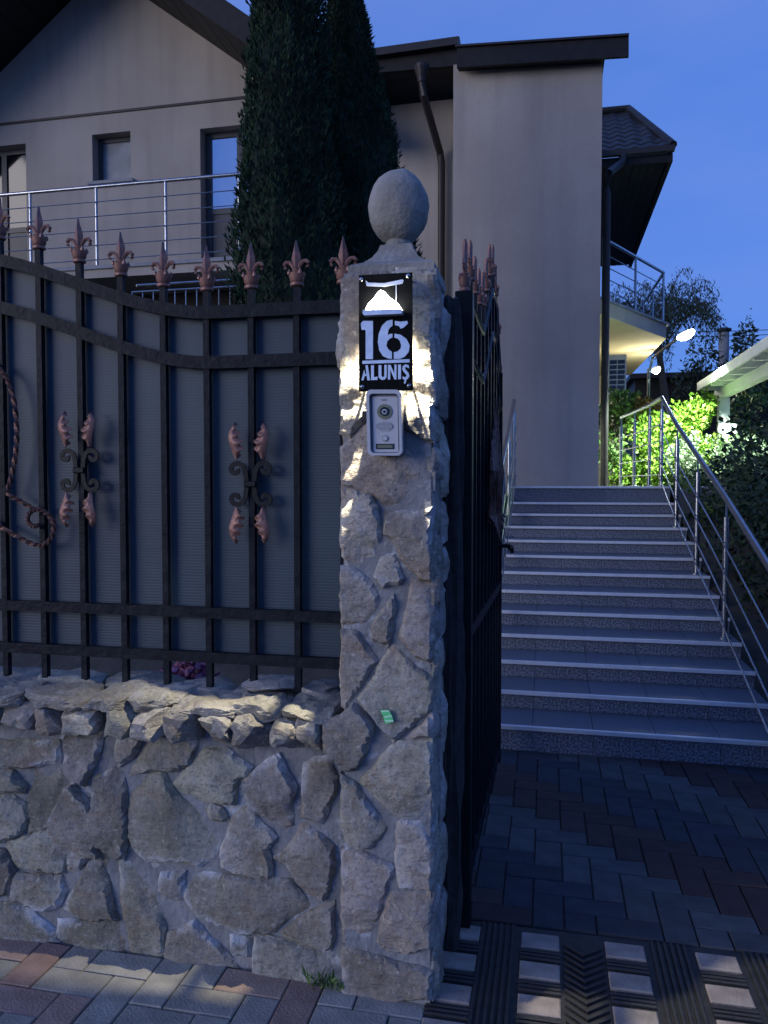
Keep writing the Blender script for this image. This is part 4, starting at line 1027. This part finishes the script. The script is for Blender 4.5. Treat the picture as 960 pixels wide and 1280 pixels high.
def cypress(label, u, v, z0, H, Rm, n, seed, lean=0.0):
    r = random.Random(seed); t = thing('cypress_tree', label, 'tree', (u,v,z0), 'columnar conifers behind the fence')
    MB().tube([(u,v,z0-.1),(u,v,z0+H*.5),(u+lean*.8,v,z0+H*.93)], .11, 8, scale=[1,.6,.12]).build('trunk','bark',t)
    def rad(q, a):
        e = Rm*(min(1,(q+.05)/.16)**.6)*(1-max(0,(q-.25)/.75)**1.3)
        return max(.03, e*(1+.28*noise.noise(Vector((math.cos(a)*1.6,math.sin(a)*1.6,q*H*.8+seed)))+.20*noise.noise(Vector((math.cos(a)*4,math.sin(a)*4,q*H*3.2+seed)))))
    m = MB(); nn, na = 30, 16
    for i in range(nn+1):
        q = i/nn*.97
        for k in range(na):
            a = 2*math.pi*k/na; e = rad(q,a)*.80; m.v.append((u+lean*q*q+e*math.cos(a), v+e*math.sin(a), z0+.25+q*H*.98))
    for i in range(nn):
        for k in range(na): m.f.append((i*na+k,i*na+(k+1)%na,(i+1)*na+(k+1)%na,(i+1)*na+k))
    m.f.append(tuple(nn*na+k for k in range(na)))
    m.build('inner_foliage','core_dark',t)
    S = []
    for _ in range(n):
        q = r.random()**1.05; a = r.uniform(0,2*math.pi); e = rad(q,a)*r.uniform(.78,1.04)
        S.append(((u+lean*q*q+e*math.cos(a), v+e*math.sin(a), z0+.2+q*H), (math.cos(a)*.55, math.sin(a)*.55, .5)))
    leaf_cloud('crown','leaf_dark',t,S,.062,.30,up=.75,seed=seed)
    return t
cu1, _ = onV(362,300,7.0); cu2, _ = onV(456,250,7.9)
cypress('broad dark columnar cypress tree rising past the gabled roof', cu1, 7.0, .9, 7.6, .56, 52000, 3)
cypress('shorter pointed dark cypress tree beside the recessed house wall', cu2, 7.9, 1.1, 6.2, .66, 40000, 9, lean=-.28)

def bush(name, label, cat, blobs, n, size, aspect, material, seed, group=None, stems=5, droop=0.0, accent=None):
    r = random.Random(seed); bx = sum(b[0] for b in blobs)/len(blobs); by = sum(b[1] for b in blobs)/len(blobs); bz = min(b[2]-b[5] for b in blobs)
    t = thing(name, label, cat, (bx,by,bz), group)
    wsum = [b[3]*b[4]*b[5] for b in blobs]; S = []; S2 = []
    for _ in range(n):
        b = r.choices(blobs, wsum)[0]
        d = Vector((r.gauss(0,1),r.gauss(0,1),r.gauss(0,1))).normalized(); k = r.random()**.33
        k *= 1+.35*noise.noise(Vector((d.x*2.3+b[0],d.y*2.3+b[1],d.z*2.3+seed)))
        p = (b[0]+d.x*b[3]*k, b[1]+d.y*b[4]*k, b[2]+d.z*b[5]*k)
        if noise.noise(Vector(p)*3.1+Vector((seed,0,0))) < -.22: continue
        (S2 if accent and b is blobs[-1] else S).append((p, tuple(d*.6)))
    m = MB()
    for k in range(stems):
        b = blobs[k%len(blobs)]; a = r.uniform(0,6.28)
        m.tube([(bx+.1*math.cos(a),by+.1*math.sin(a),bz-.05),((bx+b[0])/2,(by+b[1])/2,(bz+b[2])/2-.05),(b[0]+r.uniform(-.1,.1),b[1],b[2]+b[5]*.6)], .022, 6, scale=[1,.7,.25])
    m.build('stems','bark',t)
    leaf_cloud('foliage',material,t,S,size,aspect,seed=seed,droop=droop)
    if S2: leaf_cloud('young_foliage',accent,t,S2,size,aspect,seed=seed+1,droop=droop)
    return t
def B(px, py, v, rx, ry, rz): u, z = onV(px, py, v); return (u, v, z, rx, ry, rz)
bush('shrub','bright lime green leafy shrub behind the stair railing','shrub',
     [B(800,600,14.0,.5,.5,.5),B(835,570,13.8,.55,.5,.6),B(862,525,13.9,.35,.35,.42),B(845,600,13.5,.6,.5,.5),B(815,545,14.2,.45,.4,.45),B(878,508,14.0,.28,.25,.24),B(880,560,13.8,.4,.35,.3),B(800,515,14.4,.38,.3,.26)], 20000, .075, .60, 'leaf_lime', 21, accent='leaf_rust')
bush('shrub','pale variegated shrub in front of the white pergola post','shrub',
     [B(900,590,12.6,.55,.4,.42),B(870,575,12.9,.46,.4,.4),B(935,575,12.6,.38,.35,.33),B(925,560,12.8,.28,.25,.25)], 9000, .052, .65, 'leaf_pale', 23)
bush('shrub','dark trailing vine on the wall below the air conditioner','vine',
     [B(770,520,14.2,.3,.25,.4),B(764,560,14.0,.22,.2,.4),B(785,505,14.4,.25,.2,.25)], 1800, .10, .6, 'leaf_mid', 25)
bush('shrub','mid green low shrub filling the bank beside the upper steps','shrub',
     [B(850,650,9.2,.32,.5,.45),B(890,680,8.4,.32,.5,.45),B(875,630,10.0,.5,.5,.45)], 6500, .062, .55, 'leaf_mid', 27)
bush('hedge','dark dense hedge on the bank beside the lower steps','hedge',
     [B(965,640,8.0,.75,.7,.75),B(1020,730,6.6,.55,.8,.75),B(1110,820,5.6,.5,.7,.7),B(945,620,9.3,.6,.6,.6),B(960,700,7.4,.6,.6,.6),B(1060,640,6.5,.9,.9,1.0),B(915,690,8.0,.35,.5,.5),B(1130,860,5.2,.4,.5,.5),(2.35,4.2,1.0,.6,.9,1.0),(2.5,3.2,1.1,.6,.8,1.2)], 36000, .068, .5, 'leaf_hedge', 29)  # last two blobs, out of view, added to shade the courtyard
bush('shrub','loose leafy climber hanging behind the pergola','shrub',
     [B(940,520,16,.5,.4,.6),B(950,480,16.5,.45,.4,.4),B(925,550,15.5,.4,.4,.5),B(965,570,15,.5,.4,.6)], 1500, .11, .6, 'leaf_mid', 31)
bush('shrub','pink flowering plant glimpsed under the fence rail','flowers',
     [(onV(235,835,3.1)[0],3.1,.62,.14,.12,.16),(onV(215,835,3.2)[0],3.2,.58,.12,.12,.14)], 900, .05, .8, 'flower_pink', 33)

# weeping tree against the sky
wu, wz = onV(832,470,23)
wt = thing('weeping_tree', 'weeping tree with arching twigs silhouetted against the dusk sky', 'tree', (wu,23,1.4))
r = random.Random(77); top = onV(826,392,23)
MB().tube([(wu,23,1.2),(wu+.1,23,3.2),(top[0]-.1,23,top[1]-.6),(top[0],23,top[1])], .16, 8, scale=[1,.8,.5,.3]).build('trunk','bark',wt)
S = []; m = MB()
for k in range(60):
    a = r.uniform(0,2*math.pi); reach = r.uniform(.7,1.75); rise = r.uniform(.5,1.45); drop = r.uniform(.9,2.5)
    if k % 5 == 0: rise += .35
    st = Vector((top[0]+r.uniform(-.2,.2), 23+r.uniform(-.2,.2), top[1]-r.uniform(.1,1.2)))
    c, s_ = math.cos(a), math.sin(a)*.8
    pts = [st]
    for q in range(1,9):
        t = q/8; pts.append(st+Vector((c*reach*(1-(1-t)**1.8), s_*reach*(1-(1-t)**1.8), rise*math.sin(min(1,t*1.5)*math.pi/2)-drop*max(0,t-.4)**1.4)))
    m.tube(pts, .014, 5, scale=[1.4,1.2,1,.8,.7,.5,.4,.3,.2])
    for q in range(2,9):
        for _ in range(22):
            p = pts[q]+Vector((r.gauss(0,.08),r.gauss(0,.08),r.gauss(0,.10)-.05)); S.append((tuple(p),(c*.2,s_*.2,-.6)))
m.build('branches','bark',wt); leaf_cloud('crown','leaf_willow',wt,S,.105,.26,seed=5,droop=.7)
# slender bushes on the skyline
for i, (x, y, w, hgt, lab) in enumerate(((880,450,.55,.8,'round dark bush on the skyline beside the chimney'),(930,430,.35,1.0,'thin upright sapling reaching above the dark shed roof'),(950,450,.5,.5,'low scrubby bush at the far end of the shed roof'))):
    u, z = onV(x, y, 26)
    bush('skyline_bush', lab, 'bush', [(u,26,z,w,w,hgt*.6),(u+.1,26,z+hgt*.55,w*.45,w*.4,hgt*.55),(u-.2,26,z-.8,w*1.3,w,.8)], 900, .17, .4, 'leaf_willow', 50+i, stems=4)

# ================================================================== BACKGROUND
sh_u0, shz = onV(795,468,27); sh_u1, _ = onV(1010,462,27); 
shed = thing('garden_shed', 'long dark shed with a low roof and round chimney behind the garden', 'shed', ((sh_u0+sh_u1)/2,28,1.3))
MB().box(sh_u0,sh_u1,27.3,31,1.2,shz-.12).build('wall','dark_wood',shed)
MB().prism([(sh_u0-.2,shz-.14),(sh_u1+.2,shz-.14),(sh_u1+.2,shz+.02),(sh_u0-.2,shz+.02)],26.9,31.2).build('roof','roof_metal',shed)
chu, chz = onV(905,412,27.6)
ch = MB().lathe([(.17,shz-.05),(.17,chz-.1)],12,(chu,27.6,0)).build('chimney','plinth_grey',shed,smooth=True)
MB().lathe([(.12,chz-.1),(.24,chz-.04),(.24,chz+.02),(.05,chz+.07)],12,(chu,27.6,0)).build('chimney_cowl','roof_metal',ch)
# pergola
pgv = 14.0; pu0, pz = onV(906,497,pgv)
pg = thing('pergola', 'white painted pergola with a sloping slatted roof lit by the lamp', 'pergola', (pu0,pgv,1.4))
MB().box(pu0-.085,pu0+.085,pgv,pgv+.17,1.3,pz,.006).build('post','white_paint',pg)
MB().box(pu0-.07,pu0+.07,pgv-5.5,pgv+.5,pz+.002,pz+.17,.006).build('beam','white_paint',pg)
MB().box(pu0+2.6,pu0+2.74,pgv-5.5,pgv+.5,pz+.002,pz+.17,.006).build('beam','white_paint',pg)
MB().box(pu0+2.58,pu0+2.75,pgv,pgv+.17,1.3,pz,.006).build('post','white_paint',pg)
for k in range(9): MB().box(pu0-.28,pu0+.35,pgv+.38-k*.68,pgv+.46-k*.68,pz+.174,pz+.27).build('rafter','white_paint',pg)
MB().box(pu0-.30,pu0+.16,pgv-5.6,pgv+.6,pz+.274,pz+.30).build('roof_sheet','white_paint',pg)
MB().box(pu0-.34,pu0-.304,pgv-5.6,pgv+.6,pz+.19,pz+.33).build('edge_board','white_paint',pg)
MB().box(pu0+.09,pu0+.20,pgv-.02,pgv+.07,pz-.62,pz-.44,.01).build('junction_box','white_paint',pg)
# glass awning and little railing behind the fence
qa = onV(182,360,8.8); qb = onV(236,342,9.4)
aw_ = thing('glass_awning', 'small sloping glass awning over the lower entrance behind the fence', 'awning', (qa[0],9,3.0))
MB().add([(qa[0],8.6,qa[1]),(qa[0]+2.2,8.6,qa[1]),(qa[0]+2.2,GVV-.3,qa[1]+.45),(qa[0]+.3,GVV-.3,qa[1]+.45)],[(0,1,2,3)]).build('glass_sheet','glass_frost',aw_)
MB().tube([(qa[0],8.6,qa[1]-.02),(qa[0]+2.2,8.6,qa[1]-.02)],.018,8).build('front_tube','steel',aw_)
MB().tube([(qa[0],8.6,qa[1]-.02),(qa[0]+.3,GVV-.3,qa[1]+.43)],.018,8).build('side_tube','steel',aw_)
za = onV(225,362,7.9)[1]; ua, ub = onV(165,362,7.9)[0], onV(330,362,7.9)[0]
lr = thing('garden_railing', 'thin steel picket railing just showing above the fence', 'railing', (ua,7.9,za-1))
MB().tube([(ua,7.9,za),(ub,7.9,za)],.012,8).build('top_bar','steel',lr,smooth=True)
for k in range(13):
    x = ua+(ub-ua)*k/12; MB().tube([(x,7.9,za-1.0),(x,7.9,za)],.006,6).build('picket','steel',lr)
# overhead lines
for i, (y0, y1) in enumerate(((412,410),(418,416))):
    a = onV(860,y0,40); b = onV(1000,y1,40)
    o = MB().tube([(a[0]-6,40,a[1]),((a[0]+b[0])/2,40,(a[1]+b[1])/2-.1),(b[0]+6,40,b[1])],.018,5).build('overhead_line','iron_plain')
    tag(o,('upper' if i==0 else 'lower')+' thin dark overhead line crossing the sky behind the chimney','cable','overhead lines')

# ---- weeds in the joints at the foot of the wall
for i, (x, y, n_, lab) in enumerate(((408,1238,60,'small green weed tuft in the corner of wall and pillar'),)):
    u, v = onH(x, y); rr_ = random.Random(900+i); t = thing('weed', lab, 'weed', (u,v,0))
    S = [((u+rr_.gauss(0,.012+.0004*n_), min(v+rr_.gauss(0,.008), 2.27), rr_.uniform(0,.012+.0003*n_)), (rr_.gauss(0,.5),rr_.gauss(0,.5),.9)) for _ in range(n_)]
    leaf_cloud('blades','leaf_mid' if i<2 else 'leaf_rust',t,S,.035,.22,up=.6,seed=i)
